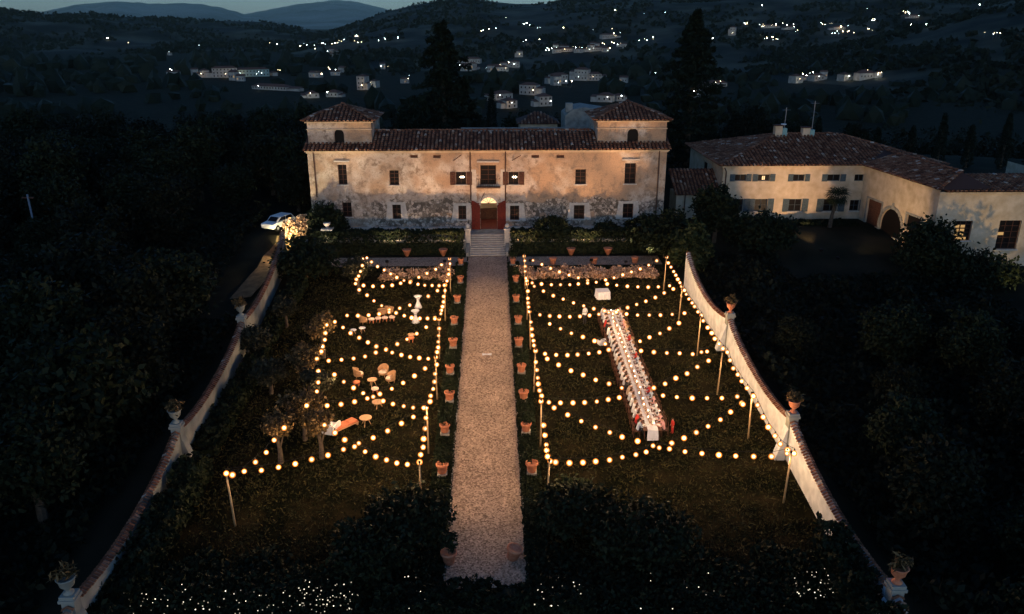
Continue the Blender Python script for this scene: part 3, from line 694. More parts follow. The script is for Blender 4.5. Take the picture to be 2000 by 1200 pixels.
for k, (px, py, hgt) in enumerate(((1519, 262, 1.0), (1573, 262, .75))):
    p = atY(px, py, 99.6); b = MB(); b.box(p.x-.45, 99.3, p.z-.6, p.x+.45, 100.1, p.z+hgt); c_ = b.build('chimney', M['cream'], rr)
    b = MB(); b.box(p.x-.55, 99.2, p.z+hgt, p.x+.55, 100.2, p.z+hgt+.12); b.build('chimney_cap', M['tile_base'], rr)
    b = MB(); b.box(p.x+.5, 99.35, p.z-.5, p.x+1.05, 99.95, p.z+hgt*.7); b.build('flashing', M['verd'], rr)
    an = thing('roof_antenna', ['television mast with a white dish beside the left chimney of the cream house', 'tall television mast beside the right chimney of the cream house'][k], 'antenna', (p.x+.75, 99.6, p.z))
    b = MB(); hm = [3.2, 4.0][k]; b.tube([(0,0,-.3), (0,0,hm)], .045, 6); b.build('mast', M['post'], an, local=True)
    b = MB()
    for j in range(6): b.tube([(-.45+.18*j, -.3+.05*j, hm-.3), (-.45+.18*j, .3-.05*j, hm-.3)], .012, 4)
    b.tube([(-.5, 0, hm-.3), (.55, 0, hm-.3)], .018, 4); b.build('aerial', M['post'], an, local=True)
    if k == 0: b = MB(); b.lathe([(.05, .1), (.25, .03), (.36, .12), (.30, .16), (.05, .16)], (-.2, -.2, 1.1), 14); b.build('dish', M['sat'], an, local=True)
for px, py in ((1440, 283), (1708, 291), (1650, 292)):  # pale patched tiles
    pass
# wing: wall running towards the camera, then its front
W_ = thing('house_wing', 'pale rendered wing with arched doorway joined to the cream house', 'house', (47, 84, 5))
wxa, wya, wxb, wyb = 43.85, 92.0, 45.2, 78.0
L_ = math.hypot(wxb-wxa, wyb-wya); dxw, dyw = (wxb-wxa)/L_, (wyb-wya)/L_
def wtf(s, d, z): return (wxa+dxw*s-dyw*d, wya+dyw*s+dxw*d, z)
def wpos(px, py):
    lo_, hi_ = 0.0, L_
    for _ in range(40):
        m_ = (lo_+hi_)/2; p = wtf(m_, 0, 0); q = atY(px, py, p[1])
        if q.x > p[0]: lo_ = m_
        else: hi_ = m_
    return m_, atY(px, py, wtf(m_, 0, 0)[1]).z
s0, zt = wpos(1695, 387); s1, zb = wpos(1716, 450); s2, zc = wpos(1722, 400); s3, _ = wpos(1758, 470); s4, zd = wpos(1772, 418); s5, _ = wpos(1800, 430)
drs = [(s0+.1, s1-.1, 6.0, zt), (s2+.2, s3-.1, 5.7, zc), (s4, min(s5, L_-.6), 7.2, zd)]
b = MB(); wall_cells(b, 0, L_, 3.6, 12.45, 0, drs, .3, wtf)
b.quad((wxb, 78, 3.6), (wxb+16, 78, 3.6), (wxb+16, 78, 3.61), (wxb, 78, 3.61))
ac, ar = (drs[1][0]+drs[1][1])/2, (drs[1][1]-drs[1][0])/2; tmp = MB()
for sg in (-1, 1):
    pts = [(ac+sg*ar, drs[1][3])]+[(ac+sg*ar*math.cos(a), drs[1][3]-ar+ar*math.sin(a)) for a in np.linspace(math.pi/2, 0, 8)]
    tmp.prism(pts, .004, .3)
b.add([wtf(x, d, z) for x, d, z in tmp.v], tmp.f)
b.build('side_wall', M['cream'], W_)
for k, q in enumerate(drs):
    tmp = MB(); tmp.box(q[0], .2, q[2], q[1], .28, q[3]); b = MB(); b.add([wtf(*p) for p in tmp.v], tmp.f); b.build(['door', 'arched_doorway', 'window'][k], M['wood'] if k == 0 else M['glass'], W_)
    tmp = MB(); w0 = .22
    if k == 1:
        for j in range(12):
            a0, a1 = math.pi*j/12+.02, math.pi*(j+1)/12-.02
            tmp.prism([(ac+math.cos(a)*r, drs[1][3]-ar+math.sin(a)*r) for a, r in ((a0, ar), (a1, ar), (a1, ar+.35), (a0, ar+.35))], -.1, -.003)
        tmp.prism([(ac-.16, q[3]-.02), (ac+.16, q[3]-.02), (ac+.1, q[3]+.65), (ac-.1, q[3]+.65)], -.16, -.003)
        for x in (ac-ar-.35, ac+ar): tmp.box(x, -.1, q[2], x+.35, -.003, q[3]-ar)
    else:
        tmp.box(q[0]-w0, -.07, q[2], q[0]-.002, -.003, q[3]+w0); tmp.box(q[1]+.002, -.07, q[2], q[1]+w0, -.003, q[3]+w0); tmp.box(q[0], -.07, q[3]+.002, q[1], -.003, q[3]+w0)
    b = MB(); b.add([wtf(*p) for p in tmp.v], tmp.f); b.build('stone_surround', M['greystone'], W_)
fw = [(fr(1868, 432, 1893, 470, 78)), (fr(1954, 431, 1984, 487, 78)), fr(2050, 431, 2080, 487, 78)]
b = MB(); wall_cells(b, wxb, wxb+18, 3.6, 12.2, 78, fw, .3); b.quad((wxb+18, 78, 3.6), (wxb+18, 96, 3.6), (wxb+18, 96, 12.2), (wxb+18, 78, 12.2)); b.build('front_wall', M['wall'] if False else M['cream'], W_)
for k, q in enumerate(fw):
    w_ = window(W_, q, 78, M['wood'], .26, (2, 4), sill=True)
    p = MB()
    if k == 0:
        cw, chh = (q[1]-q[0])/3, (q[3]-q[2])/5
        for (i, j) in ((0, 1), (0, 2), (0, 3), (1, 1), (1, 2), (1, 3)): p.box(q[0]+cw*i+.1, 78.205, q[2]+chh*j+.08, q[0]+cw*(i+1)-.05, 78.225, q[2]+chh*(j+1)-.05)
        p.box(q[0]+.08, 78.205, q[2]+.05, q[1]-.3, 78.225, q[2]+.3)
    else: p.box(q[0]+.1, 78.205, q[2]+1.45, q[0]+.75, 78.225, q[2]+1.75)
    p.build('lit_pane', E_DIM, w_)
b = MB(); b.box(wxb-.15, 77.72, 12.0, wxb+18, 77.998, 12.2); b.build('cornice', M['cream'], W_)
# wing roof: left slope over the side wall, low front roof
zr2 = 13.75
Aw = Vector(wtf(0, -.55, 12.48)); Bw = Vector(wtf(L_+.6, -.55, 12.48)); Cw = Vector((48.3, 80.3, zr2)); Dw = Vector((47.2, 95.0, zr2))
b = MB(); b.add([Aw, Bw, Cw, Dw, (50.5, 78, 12.48), (50, 95, 12.48)], [(0,1,2,3), (1,4,2), (3,2,4,5)]); rr = b.build('roof', M['tile_base'], W_)
b = MB(); tile_roof(b, Aw, Bw, Cw, Dw)
ridge_tiles(b, Cw, Dw, .16); ridge_tiles(b, Bw, Cw, .16); b.build('roof_tile', M['tile'], rr, kind='stuff')
b = MB(); b.quad((wxb+.3, 77.5, 12.22), (wxb+18.5, 77.5, 12.22), (wxb+18.5, 83, 13.0), (wxb+.3, 83, 13.0)); rr = b.build('front_roof', M['tile_base'], W_)
b = MB(); tile_roof(b, (wxb+.3, 77.5, 12.24), (wxb+18.5, 77.5, 12.24), (wxb+18.5, 83, 13.02), (wxb+.3, 83, 13.02)); b.build('roof_tile', M['tile'], rr, kind='stuff')
# outbuilding between villa and house
O_ = thing('outbuilding', 'small lean-to with a red tiled roof between the villa and the cream house', 'building', (24, 93, 6))
a = atY(1318, 382, 92); c = atY(1398, 382, 92); t = atY(1320, 336, 96)
b = MB(); b.box(a.x+.3, 92.4, 5.5, c.x+.6, 96, a.z); b.build('wall', M['cream'], O_)
b = MB(); A, B, C_, D_ = (a.x, 91.9, a.z+.03), (c.x+.7, 91.9, a.z+.03), (c.x+.7, 96.5, t.z+.3), (a.x, 96.5, t.z+.3); b.quad(A, B, C_, D_); rr = b.build('roof', M['tile_base'], O_)
b = MB(); tile_roof(b, A, B, C_, D_); b.build('roof_tile', M['tile'], rr, kind='stuff')
b = MB(); b.tube([(a.x+1.3, 92.3, a.z), (a.x+1.3, 92.3, 5.8)], .06, 6); b.build('downpipe', M['brass'], O_)

# ------------------------------------------------------------------ floodlights on the ground
def flood(label, p, aim, watts, col=(1.0, .70, .45), size=R(48), blend=.5):
    t = thing('floodlight', label, 'floodlight', p, group='floodlights washing the buildings')
    d = (Vector(aim)-Vector(p)).normalized(); rz = math.atan2(d.y, d.x)-math.pi/2; el = math.asin(d.z)
    t.rotation_euler = (0, 0, rz)
    b = MB(); b.tube([(0,0,-.15), (0,0,.3)], .03, 6); b.obox((0,0,.4), .34, .16, .26, 0, el); b.build('housing', M['iron'], t, local=True)
    b = MB(); mt = Matrix.Translation((0,0,.4)) @ Matrix.Rotation(el, 4, 'X')
    b.add([mt @ Vector(q) for q in ((-.14,.085,-.1), (.14,.085,-.1), (.14,.085,.1), (-.14,.085,.1))], [(3,2,1,0)]); b.build('lens', E_FLOOD, t, local=True)
    l = bpy.data.lights.new('flood_beam', 'SPOT'); l.energy = watts*P_FLOOD; l.color = col; l.spot_size = size; l.spot_blend = blend; l.shadow_soft_size = .12
    lo_ = bpy.data.objects.new('flood_beam', l); COL.objects.link(lo_); lo_.parent = t
    lo_.location = mt @ Vector((0,.1,0)); lo_.rotation_euler = (math.pi/2+el, 0, 0)
for i, (x, wt, ax, cl) in enumerate(((-17.5, 900, -17.5, (1, .74, .50)), (-10.5, 1700, -10.2, (1, .67, .40)), (-4.6, 1900, -3.4, (1, .54, .27)), (4.2, 2000, 3.2, (1, .53, .26)), (10.5, 2400, 10, (1, .58, .31)), (17.0, 2500, 16.5, (1, .64, .38)))):
    flood('small floodlight behind the flower bed aimed up at the villa, number %s from the left' % ('first', 'second', 'third', 'fourth', 'fifth', 'last')[i], (x, 79.0, S*79+.25), (ax, 88, 11.5), wt, cl, R(57), .45)
for nm, x, ax, wt, cl in (('left', -14.2, -16.2, 2000, (1, .76, .52)), ('right', 14.0, 15.8, 3600, (1, .60, .35))):
    flood('small floodlight behind the flower bed aimed at the %s tower' % nm, (x, 78.4, S*78.4+.25), (ax, 89, 17.6), wt, cl, R(36), .8)
flood('small floodlight on the bank below the cream house', (35, 80.5, G(35, 80.5)+.3), (35, 92, 10.6), 3200, (1, .62, .33), R(56), .4)
flood('small floodlight on the bank below the wing doorway', (36.0, 78.5, G(36, 78.5)+.4), (44.8, 84.0, 9.2), 1700, (1, .68, .38), R(60), .5)
flood('small floodlight in the grass before the wing windows', (50, 66, G(50, 66)+.3), (50.5, 78, 8.8), 1100, (1, .70, .32), R(56), .5)
flood('small floodlight under the bright shrub by the gate pillar', (-22.6, 82.6, G(-22.6, 82.6)+.5), (-21.4, 86.4, 7.2), 2200, (1, .80, .45), R(110), .7)
flood('small floodlight on the dirt lane behind the left garden wall', (-21.9, 82.5, G(-21.9, 82.5)+.5), (-23.4, 77.5, 4.6), 800, (1, .66, .32), R(95), .8)

# ------------------------------------------------------------------ garden side walls, pillars, urns
def gwall(side, px_caps, far_px, mtl):
    caps = [gnd(*q, 3.0) for q in px_caps]; fars = gnd(*far_px, 3.0)
    pts = [Vector((fars.x, fars.y, 0))]+[Vector((c.x, c.y, 0)) for c in caps]
    last = pts[-1]+(pts[-1]-pts[-2]); pts.append(last)
    sg = 1 if side == 'right' else -1
    for i in range(len(pts)-1):
        p, q = pts[i], pts[i+1]; d = (q-p); n = Vector((d.y, -d.x, 0)).normalized()*.18
        t = thing('garden_wall', '%s garden wall section with sagging tiled top, %s from the villa' % (side, ('first', 'second', 'third', 'fourth')[i]), 'wall', (p+q)/2+Vector((0,0,S*(p.y+q.y)/2)), group=None)
        N = 24; b = MB(); V = []; tops = []
        for k in range(N+1):
            u = k/N; r_ = p+d*u; g_ = S*r_.y
            h = 2.75-.95*(1-(2*u-1)**2)**.8+(0.9*(1-u)**3 if i == 0 else 0)
            tops.append(Vector((r_.x, r_.y, g_+h)))
            V += [(r_.x-n.x, r_.y-n.y, g_-.9), (r_.x+n.x, r_.y+n.y, g_-.9), (r_.x+n.x, r_.y+n.y, g_+h), (r_.x-n.x, r_.y-n.y, g_+h)]
        Fc = []
        for k in range(N):
            for e in range(4): Fc.append((k*4+e, k*4+(e+1) % 4, (k+1)*4+(e+1) % 4, (k+1)*4+e))
        Fc += [(0,1,2,3), tuple(N*4+e for e in (3,2,1,0))]
        b.add(V, Fc); b.build('masonry', mtl, t)
        b = MB(); nn = n.normalized(); per = int(d.length/.24)
        for k in range(per):
            u = (k+.5)/per*N; a = tops[min(N, int(u))]; c_ = tops[min(N, int(u)+1)]; o_ = a+(c_-a)*(u-int(u))
            for s_ in (-1, 1):
                e0 = o_+Vector((0,0,.16)); e1 = o_+nn*(.26*s_)+Vector((0,0,random.uniform(-.02, .02))); dd = d.normalized()*.085
                b.add([e0-dd, e0+Vector((0,0,.05)), e0+dd, e1-dd*1.15, e1+Vector((0,0,.075)), e1+dd*1.15], [(0,1,4,3), (1,2,5,4), (3,4,5)] if s_ > 0 else [(3,4,1,0), (4,5,2,1), (5,4,3)])
        b.build('coping_tile', M['tile'], t, kind='stuff')
    for i, p in enumerate(pts[1:-1]):
        g_ = S*p.y; t = thing('wall_pillar', 'rendered pillar in the %s garden wall, %s from the villa' % (side, ('first', 'second', 'third')[i]), 'pillar', (p.x, p.y, g_))
        b = MB(); b.box(p.x-.28, p.y-.28, g_-.6, p.x+.28, p.y+.28, g_+2.9); b.build('shaft', M['wallL'], t)
        b = MB(); b.box(p.x-.36, p.y-.36, g_+2.9, p.x+.36, p.y+.36, g_+3.04); b.box(p.x-.31, p.y-.31, g_+3.04, p.x+.31, p.y+.31, g_+3.2); b.build('cap', M['wallL'], t)
        if i < 3:
            # buttress on the garden side
            b = MB(); bx = -sg; b.prism([(0, g_-.5), (.75, g_-.5), (.1, g_+2.0), (0, g_+2.2)], -.3, .3)
            b.v = [(p.x-sg*(.282+x), p.y+y, z) for x, y, z in b.v]; b.build('buttress', mtl, t)
        u = thing('stone_urn', 'terracotta urn with a spiky plant on the %s wall pillar %s from the villa' % (side, ('first', 'second', 'third')[i]), 'urn', (p.x, p.y, g_+3.2))
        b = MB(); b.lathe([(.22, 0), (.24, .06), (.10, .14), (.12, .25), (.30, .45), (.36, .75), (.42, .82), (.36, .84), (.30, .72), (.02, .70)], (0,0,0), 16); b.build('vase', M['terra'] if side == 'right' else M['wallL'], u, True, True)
        rg = np.random.default_rng(50+i); pp = clump_points(rg, (.55, .55, .30), 30, 9, .08, .3); pp[:,2] += 1.08
        link('plant', leaf_mesh('plant', pp, .17, M['leaf_lit'], i, aspect=.25), u)
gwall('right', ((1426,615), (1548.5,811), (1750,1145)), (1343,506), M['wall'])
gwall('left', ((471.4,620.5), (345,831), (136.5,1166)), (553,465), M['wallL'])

# ------------------------------------------------------------------ hills and valley
def hill(skyl, d0, d1, zb, seed, rough=6, n=90, rows=26, pale=False):
    """a hill range whose crest runs through the sky line points (picture px, py) at the distance d1; foot at d0"""
    xs = [p[0] for p in skyl]; ys = [p[1] for p in skyl]; V = []
    px = np.linspace(xs[0], xs[-1], n); py = np.interp(px, xs, ys)
    for j in range(rows+8):
        u = j/(rows-1)
        for i in range(n):
            d = ray(px[i], 60); az = Vector((d.x, d.y, 0)).normalized(); r = d0+(d1-d0)*u
            x, y = CAM[0]+az.x*r, az.y*r
            k = az.y*d1; zt = atY(px[i], py[i], k).z
            s_ = sstep(u)*.55+u*.45 if u <= 1 else 1-(u-1)*1.2
            edge = sstep(min(i, n-1-i)/5) if zb is not None else 1
            z = zb+(zt-zb)*s_*1.0
            amp = rough*math.sin(min(1, u)*math.pi)*.9+1.2*min(1, u)
            z += amp*(noise.noise(Vector((x*.0022, y*.0022, seed)))+.5*noise.noise(Vector((x*.007, y*.007, seed+2))))+.9*noise.noise(Vector((x*.03, y*.03, seed)))*min(1, u*2)
            V.append((x, y, z))
    b = MB(); b.add(V, [(j*n+i, j*n+i+1, (j+1)*n+i+1, (j+1)*n+i) for j in range(rows+7) for i in range(n-1)])
    o = b.build('hills', M['hazehill' if pale else 'hill'], smooth=True); o['kind'] = 'structure'; return o
HILLS = [
 hill([(-500,0),(-100,8),(0,14),(40,22),(90,28),(180,25),(230,32),(330,36),(430,41),(520,43),(600,58),(700,80)], 1600, 2700, -34, 1, 26),
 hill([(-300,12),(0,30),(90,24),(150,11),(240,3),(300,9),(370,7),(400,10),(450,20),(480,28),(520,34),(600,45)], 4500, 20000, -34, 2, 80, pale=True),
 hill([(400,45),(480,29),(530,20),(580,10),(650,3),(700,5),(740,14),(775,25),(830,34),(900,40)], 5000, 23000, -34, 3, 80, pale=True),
 hill([(480,104),(560,82),(640,64),(700,43),(760,22),(820,8),(870,0),(920,-2),(1000,8),(1070,8),(1120,-2),(1300,-22),(1600,-40),(2000,-60),(2500,-60)], 950, 2500, -33, 4, 16, 150, 40),
 hill([(1430,122),(1500,108),(1600,97),(1700,78),(1800,52),(1900,20),(2000,-8),(2200,-60),(2500,-90)], 620, 1250, -34, 5, 6),
]
bpy.context.view_layer.update()
from mathutils.bvhtree import BVHTree
BV = []
for o in [o for o in COL.objects if o.name.split('.')[0] in ('hills', 'ground')]:
    me = o.data; BV.append(BVHTree.FromPolygons([v.co for v in me.vertices], [tuple(p.vertices) for p in me.polygons]))
def land(px, py):
    d = ray(px, py).normalized(); best = None
    for t in BV:
        h = t.ray_cast(Vector(CAM), d)
        if h[0] is not None and (best is None or h[3] < best[1]): best = (h[0], h[3])
    return best[0] if best else None

# ------------------------------------------------------------------ trees
def broad_tree(name, label, loc, rad, hgt, m, seed, n=3600, leaf=.24, group=None, cat='tree'):
    rg = np.random.default_rng(seed); t = thing(name, label, cat, loc, group=group)
    cz = hgt-rad[2]; p = clump_points(rg, rad, n//45, 45, rad[0]*.13, .45, (0,0,cz))
    p = p[p[:,2] > hgt*.15]
    link('crown', leaf_mesh('crown', p, leaf, m, seed), t)
    b = MB(); tr_ = hgt*.028+.05; b.tube([(0,0,-.3), (.05,.02,hgt*.25), (-.03,.06,hgt*.5), (0,0,hgt*.8)], [tr_*1.3, tr_, tr_*.7, tr_*.2], 8)
    for k in range(7):
        a = k*2.4; z = hgt*(.25+.05*k); e = Vector((math.cos(a)*rad[0]*.75, math.sin(a)*rad[1]*.75, cz+rad[2]*.2*math.sin(k)))
        b.tube([(0,0,z), tuple(e*.5+Vector((0,0,z*.5+.3))), tuple(e)], [tr_*.5, tr_*.3, tr_*.1], 5)
    b.build('trunk', M['bark'], t, local=True); return t
def conifer(name, label, loc, hgt, rad, m, seed, cypress=False, n=9000, cat='tree', group=None):
    rg = np.random.default_rng(seed); t = thing(name, label, cat, loc, group=group); P = []
    if cypress:
        z = rg.random(n)**.8*hgt; r = rad*np.clip(1.15*np.sqrt(np.clip(1-z/hgt, 0, 1))*np.clip(z/hgt*6+.35, 0, 1), .05, 1)*(.55+.45*rg.random(n)); a = rg.random(n)*6.283
        P = np.stack([np.cos(a)*r, np.sin(a)*r, z], 1)+rg.normal(size=(n,3))*.08
    else:
        nb = 90; per = n//nb
        for k in range(nb):
            u = (k/nb)**.9; z = hgt*(.12+.86*u); L = rad*(1-u)**.75*rg.uniform(.42, 1.22)+.3; a = k*2.399+rg.normal()*.3
            s = rg.random(per)**.7*L; droop = -.10*s**1.25+.06*s
            side = rg.normal(size=per)*.16*(L-s*.4)
            P.append(np.stack([np.cos(a)*s-np.sin(a)*side, np.sin(a)*s+np.cos(a)*side, z+droop+rg.normal(size=per)*.18], 1))
        P = np.concatenate(P)
    link('crown', leaf_mesh('crown', P, .30 if not cypress else .2, m, seed, aspect=.4), t)
    b = MB(); b.tube([(0,0,-.3), (0,0,hgt*.5), (0,0,hgt*.97)], [hgt*.018+.08, hgt*.011+.05, .03], 8); b.build('trunk', M['bark'], t, local=True); return t
p = atY(868, 250, 112); conifer('cedar_tree', 'tall dark conifer rising behind the villa left of centre', (p.x, 112, 5.5), atY(866, 38, 112).z-5.5, 8.5, M['needle'], 1, n=14000)
p = atY(1345, 250, 115); conifer('cedar_tree', 'tall dark conifer rising behind the right corner tower', (p.x, 115, 5.5), atY(1345, 14, 115).z-5.5, 8.5, M['needle'], 2, n=14000)
p = atY(905, 250, 114); conifer('cedar_tree', 'shorter dark conifer standing close beside the tall one behind the villa', (p.x, 114, 5.5), atY(905, 150, 114).z-5.5, 4.2, M['needle'], 3, n=9000)
p = atY(960, 230, 150); conifer('cypress_tree', 'narrow dark cypress between the villa roof and the valley houses', (p.x, 150, G(p.x, 150)), atY(960, 172, 150).z-G(p.x, 150), 1.3, M['needle'], 4, True, 2500)
cy0 = None
for k in range(13):
    x = 42+k*5.1; y = 128+.6*math.sin(k*2.1)
    if cy0 is None: cy0 = conifer('cypress_tree', 'slim dark cypress in the row behind the cream house', (x, y, G(x, y)), 7.5, 1.0, M['needle'], 9, True, 1800, group='cypresses behind the cream house')
    else: dup(cy0, (x, y, G(x, y)), k, scale=(1, 1, random.uniform(.85, 1.2)))
hedge('boundary_hedge', 'long grey green hedge behind the row of cypresses', 36, 108, 133, 135, 2.4, M['leaf_olive'], 6000, .3, base=2.2, seed=31, wav=.5)
# palm before the cream house
pp_ = atY(1615, 480, 88); pz = G(pp_.x, 88)
pt = thing('palm_tree', 'fan palm with a shaggy crown standing before the cream house', 'palm', (pp_.x, 88, pz)); ph = atY(1628, 385, 88).z-pz
b = MB(); b.tube([(0,0,-.2), (.1,0,ph*.4), (.45,0,ph)], [.26, .2, .17], 9); b.build('trunk', M['bark'], pt, local=True)
def frond(L, tilt):
    V = []; Fq = []
    for k in range(9):
        a = (k/8-.5)*2.6; r = L
        V += [(0,0,0), (math.cos(a-.08)*r*.6, math.sin(a-.08)*r*.6, .12), (math.cos(a)*r, math.sin(a)*r, -.18-.1*abs(a)), (math.cos(a+.08)*r*.6, math.sin(a+.08)*r*.6, .12)]
        Fq.append((k*4, k*4+1, k*4+2, k*4+3))
    b = MB(); b.add(V, Fq); return b.mesh('frond', M['leaf_dark'])
fm = frond(1.15, 0)
for k in range(34):
    a = k*2.399; el = 1.1-2.1*(k/34); o = link('frond', fm, pt); c_, s_ = math.cos(el), math.sin(el)
    o.location = (.45+math.cos(a)*.45*c_, math.sin(a)*.45*c_, ph+.45*s_+.05); o.rotation_euler = (0, -el, a); o.scale = (random.uniform(.8, 1.1),)*3
# dark trees in the garden and around it
T1 = lambda px, py, Y, lab, rad, h, m, sd, n=3600, leaf=.22: broad_tree('broadleaf_tree', lab, (atY(px, py, Y).x, Y, G(atY(px, py, Y).x, Y)), rad, h, m, sd, n, leaf)
T1(1395, 460, 84, 'big dark tree right of the villa corner', (2.3, 2.2, 2.6), 6.0, M['leaf_dark'], 61, 6000)
T1(1300, 470, 81.5, 'dark bushy tree at the end of the terrace below the villa corner', (3.6, 2.6, 2.3), 4.6, M['leaf_dark'], 62, 6500)
T1(1480, 500, 82, 'dark spreading tree before the left end of the cream house', (3.4, 3, 1.9), 3.7, M['leaf_dark'], 63, 6000)
T1(1345, 530, 77, 'dark leafy tree at the far end of the right garden wall', (2.0, 2.2, 2.6), 5.0, M['leaf_mid'], 64, 4500)
T1(1820, 480, 75, 'dark rounded tree before the corner of the wing', (3.4, 2.6, 2.6), 5.6, M['leaf_dark'], 65, 6000)
T1(1910, 540, 73, 'dark shrubby tree under the wing windows', (4.2, 2.4, 1.6), 2.9, M['leaf_dark'], 66, 5000)
T1(640, 430, 85.5, 'dark tree hiding the left foot of the villa', (2.2, 1.6, 2.2), 4.9, M['leaf_dark'], 67, 4500)
T1(600, 560, 76, 'dark tree in the left garden near the terrace', (3.0, 3.0, 2.0), 3.8, M['leaf_dark'], 68, 5000)
hedge('house_hedge', 'long dark rounded hedge in front of the cream house', 27.5, 42.5, 88.6, 90.3, .95, M['leaf_dark'], 6000, .2, base=5.4, seed=71, wav=.35)
b = MB(); b.box(30.5, 85.6, 4.6, 42, 85.9, 5.75); tag(b.build('low_wall', M['greystone']), 'low grey wall on the bank below the cream house', 'wall')
b = MB(); b.box(29.6, 83.9, 4.2, 39.5, 84.2, 5.0); tag(b.build('low_wall', M['stone']), 'pale kerb like wall below the grey wall near the cream house', 'wall')
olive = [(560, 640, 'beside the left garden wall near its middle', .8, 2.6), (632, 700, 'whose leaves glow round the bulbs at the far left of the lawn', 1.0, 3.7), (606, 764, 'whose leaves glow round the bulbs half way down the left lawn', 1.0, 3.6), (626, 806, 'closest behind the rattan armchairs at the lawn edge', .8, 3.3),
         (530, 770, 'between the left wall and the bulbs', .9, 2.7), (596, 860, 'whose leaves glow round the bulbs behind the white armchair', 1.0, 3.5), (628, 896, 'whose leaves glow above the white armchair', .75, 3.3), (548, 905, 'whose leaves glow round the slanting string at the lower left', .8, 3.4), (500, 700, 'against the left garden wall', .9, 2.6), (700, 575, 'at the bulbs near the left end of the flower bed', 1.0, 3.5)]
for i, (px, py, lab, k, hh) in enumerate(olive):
    g_ = gnd(px, py); broad_tree('olive_tree', 'small olive tree '+lab, tuple(g_), (1.3*k, 1.2*k, .95*k), hh, M['leaf_olive'] if 'glow' not in lab else M['leaf_lit'], 80+i, 1500 if 'glow' in lab else 3000, .12)  # trees labelled as glowing take the leaf colour with light put in
for i, (x, y0, y1, h, lab) in enumerate(((-18.3, 60.5, 74, .9, 'left garden wall, nearest the villa'), (-17.9, 44.5, 58.5, .9, 'left garden wall, in the middle'), (-17.5, 29, 42.5, 1.7, 'left garden wall, nearest the camera'), (17.3, 24.5, 34.2, 2.4, 'right garden wall, beyond the last pole'))):
    hedge('shrub_border', 'dark uneven shrubs growing along the '+lab, x-.7, x+.7, y0, y1, h, M['leaf_dark'], 4500, .17, 'shrub border', wav=.8, seed=130+i)
hedge('front_hedge', 'dark hedge across the near end of the gravel path', -5.5, 5.0, 30.2, 32.4, .75, M['leaf_dark'], 9000, .14, wav=.7, seed=141)
def cover():
    rg = np.random.default_rng(23); n = 30000; x = rg.uniform(-18, 17.5, n); y = rg.uniform(27.5, 38.5, n); hole = np.exp(-(((x+8.3)/2.6)**2+((y-38.0)/3.6)**2)*.9)
    nz = np.array([noise.noise(Vector((a*.5, c*.5, 3))) for a, c in zip(x, y)]); lim = 35.2+2.4*nz
    k = (y < lim) & (rg.random(n) > hole*1.6) & ((x < -2.6) | (x > 2.2)); x, y, nz = x[k], y[k], nz[k]
    P = np.stack([x, y, S*y+.05+(.30+.3*nz)*rg.random(len(x))], 1)
    tag(link('ground_cover', leaf_mesh('ground_cover', P, .14, M['leaf_dark'], 23)), 'dark low undergrowth at the near end of both lawns', 'undergrowth', kind='stuff')
cover()
def bank(nm, lab, x0, x1, y0, y1, n, sd, ok):
    rg = np.random.default_rng(sd); x = rg.uniform(x0, x1, n); y = rg.uniform(y0, y1, n); k = np.array([ok(a, c) for a, c in zip(x, y)]); x, y = x[k], y[k]
    nz = np.array([max(0, noise.noise(Vector((a*.22, c*.22, sd)))+.6*noise.noise(Vector((a*.6, c*.6, sd)))+.25) for a, c in zip(x, y)])
    g = np.array([G(a, c) for a, c in zip(x, y)]); P = np.stack([x, y, g+.1+(.5+1.9*nz)*np.sqrt(rg.random(len(x)))], 1)
    tag(link(nm, leaf_mesh(nm, P, .24, M['leaf_wood'], sd)), lab, 'undergrowth', kind='stuff')
bank('undergrowth', 'dark continuous scrub on the bank right of the garden wall', 20.5, 62, 22, 80, 80000, 51, lambda a, c: a < .74*c+14 and not (c > 74 and a > 30) and not (c > 60 and a > 46))
bank('undergrowth', 'dark continuous scrub on the bank left of the garden wall', -62, -21.5, 24, 96, 70000, 52, lambda a, c: a > -.74*c-12 and not (-26.5 < a < -21 and c > 66))
# foreground shrubs
for i, (px, py, r, h, lab) in enumerate(((800, 1050, 2.2, 2.3, 'left of the near end of the path'), (1120, 1030, 2.3, 2.2, 'right of the near end of the path'), (1250, 1080, 2.6, 2.3, 'second to the right of the path end'), (730, 1110, 2.2, 2.1, 'at the lower left of the path end'))):
    g_ = gnd(px, py); broad_tree('broadleaf_tree', 'dark dense foreground tree '+lab, tuple(g_), (r, r*.9, h*.42), h, M['leaf_dark'], 90+i, 6000, .15)
# woods either side, seen from above
protos = []
def wood(side, spots, lab, grp, k0=.75, k1=1.25):
    pr = [broad_tree('woodland_tree', lab, (0,0,-60), (3.3-.5*(i % 2), 3.1, 2.9+.4*(i % 3)), 7.0+.5*i, m, 100+i, 6500, .21, group=grp) for i, m in enumerate((M['leaf_dark'], M['leaf_wood'], M['leaf_wood'], M['leaf_dark']))]
    used = set()
    for i, (x, y) in enumerate(spots):
        k = i % 4; s = random.uniform(k0, k1)
        if k not in used: o = pr[k]; used.add(k); o.location = (x, y, G(x, y)-.2); o.rotation_euler.z = i; o.scale = (s,)*3
        else: dup(pr[k], (x, y, G(x, y)-.2), i*1.7, scale=s)
def scatter(n, x0, x1, y0, y1, dmin, ok, seed):
    rg = random.Random(seed); out = []
    for _ in range(n*30):
        x, y = rg.uniform(x0, x1), rg.uniform(y0, y1)
        if ok(x, y) and all((x-a)**2+(y-c)**2 > dmin**2 for a, c in out): out.append((x, y))
        if len(out) >= n: break
    return out
wood('left', scatter(95, -75, -23, 26, 135, 5.0, lambda x, y: x < -23.5-.0*y and not (-34 < x and 66 < y < 97) and x > -.75*y-12, 1), 'dark leafy tree in the wood beyond the left garden wall', 'trees in the left wood')
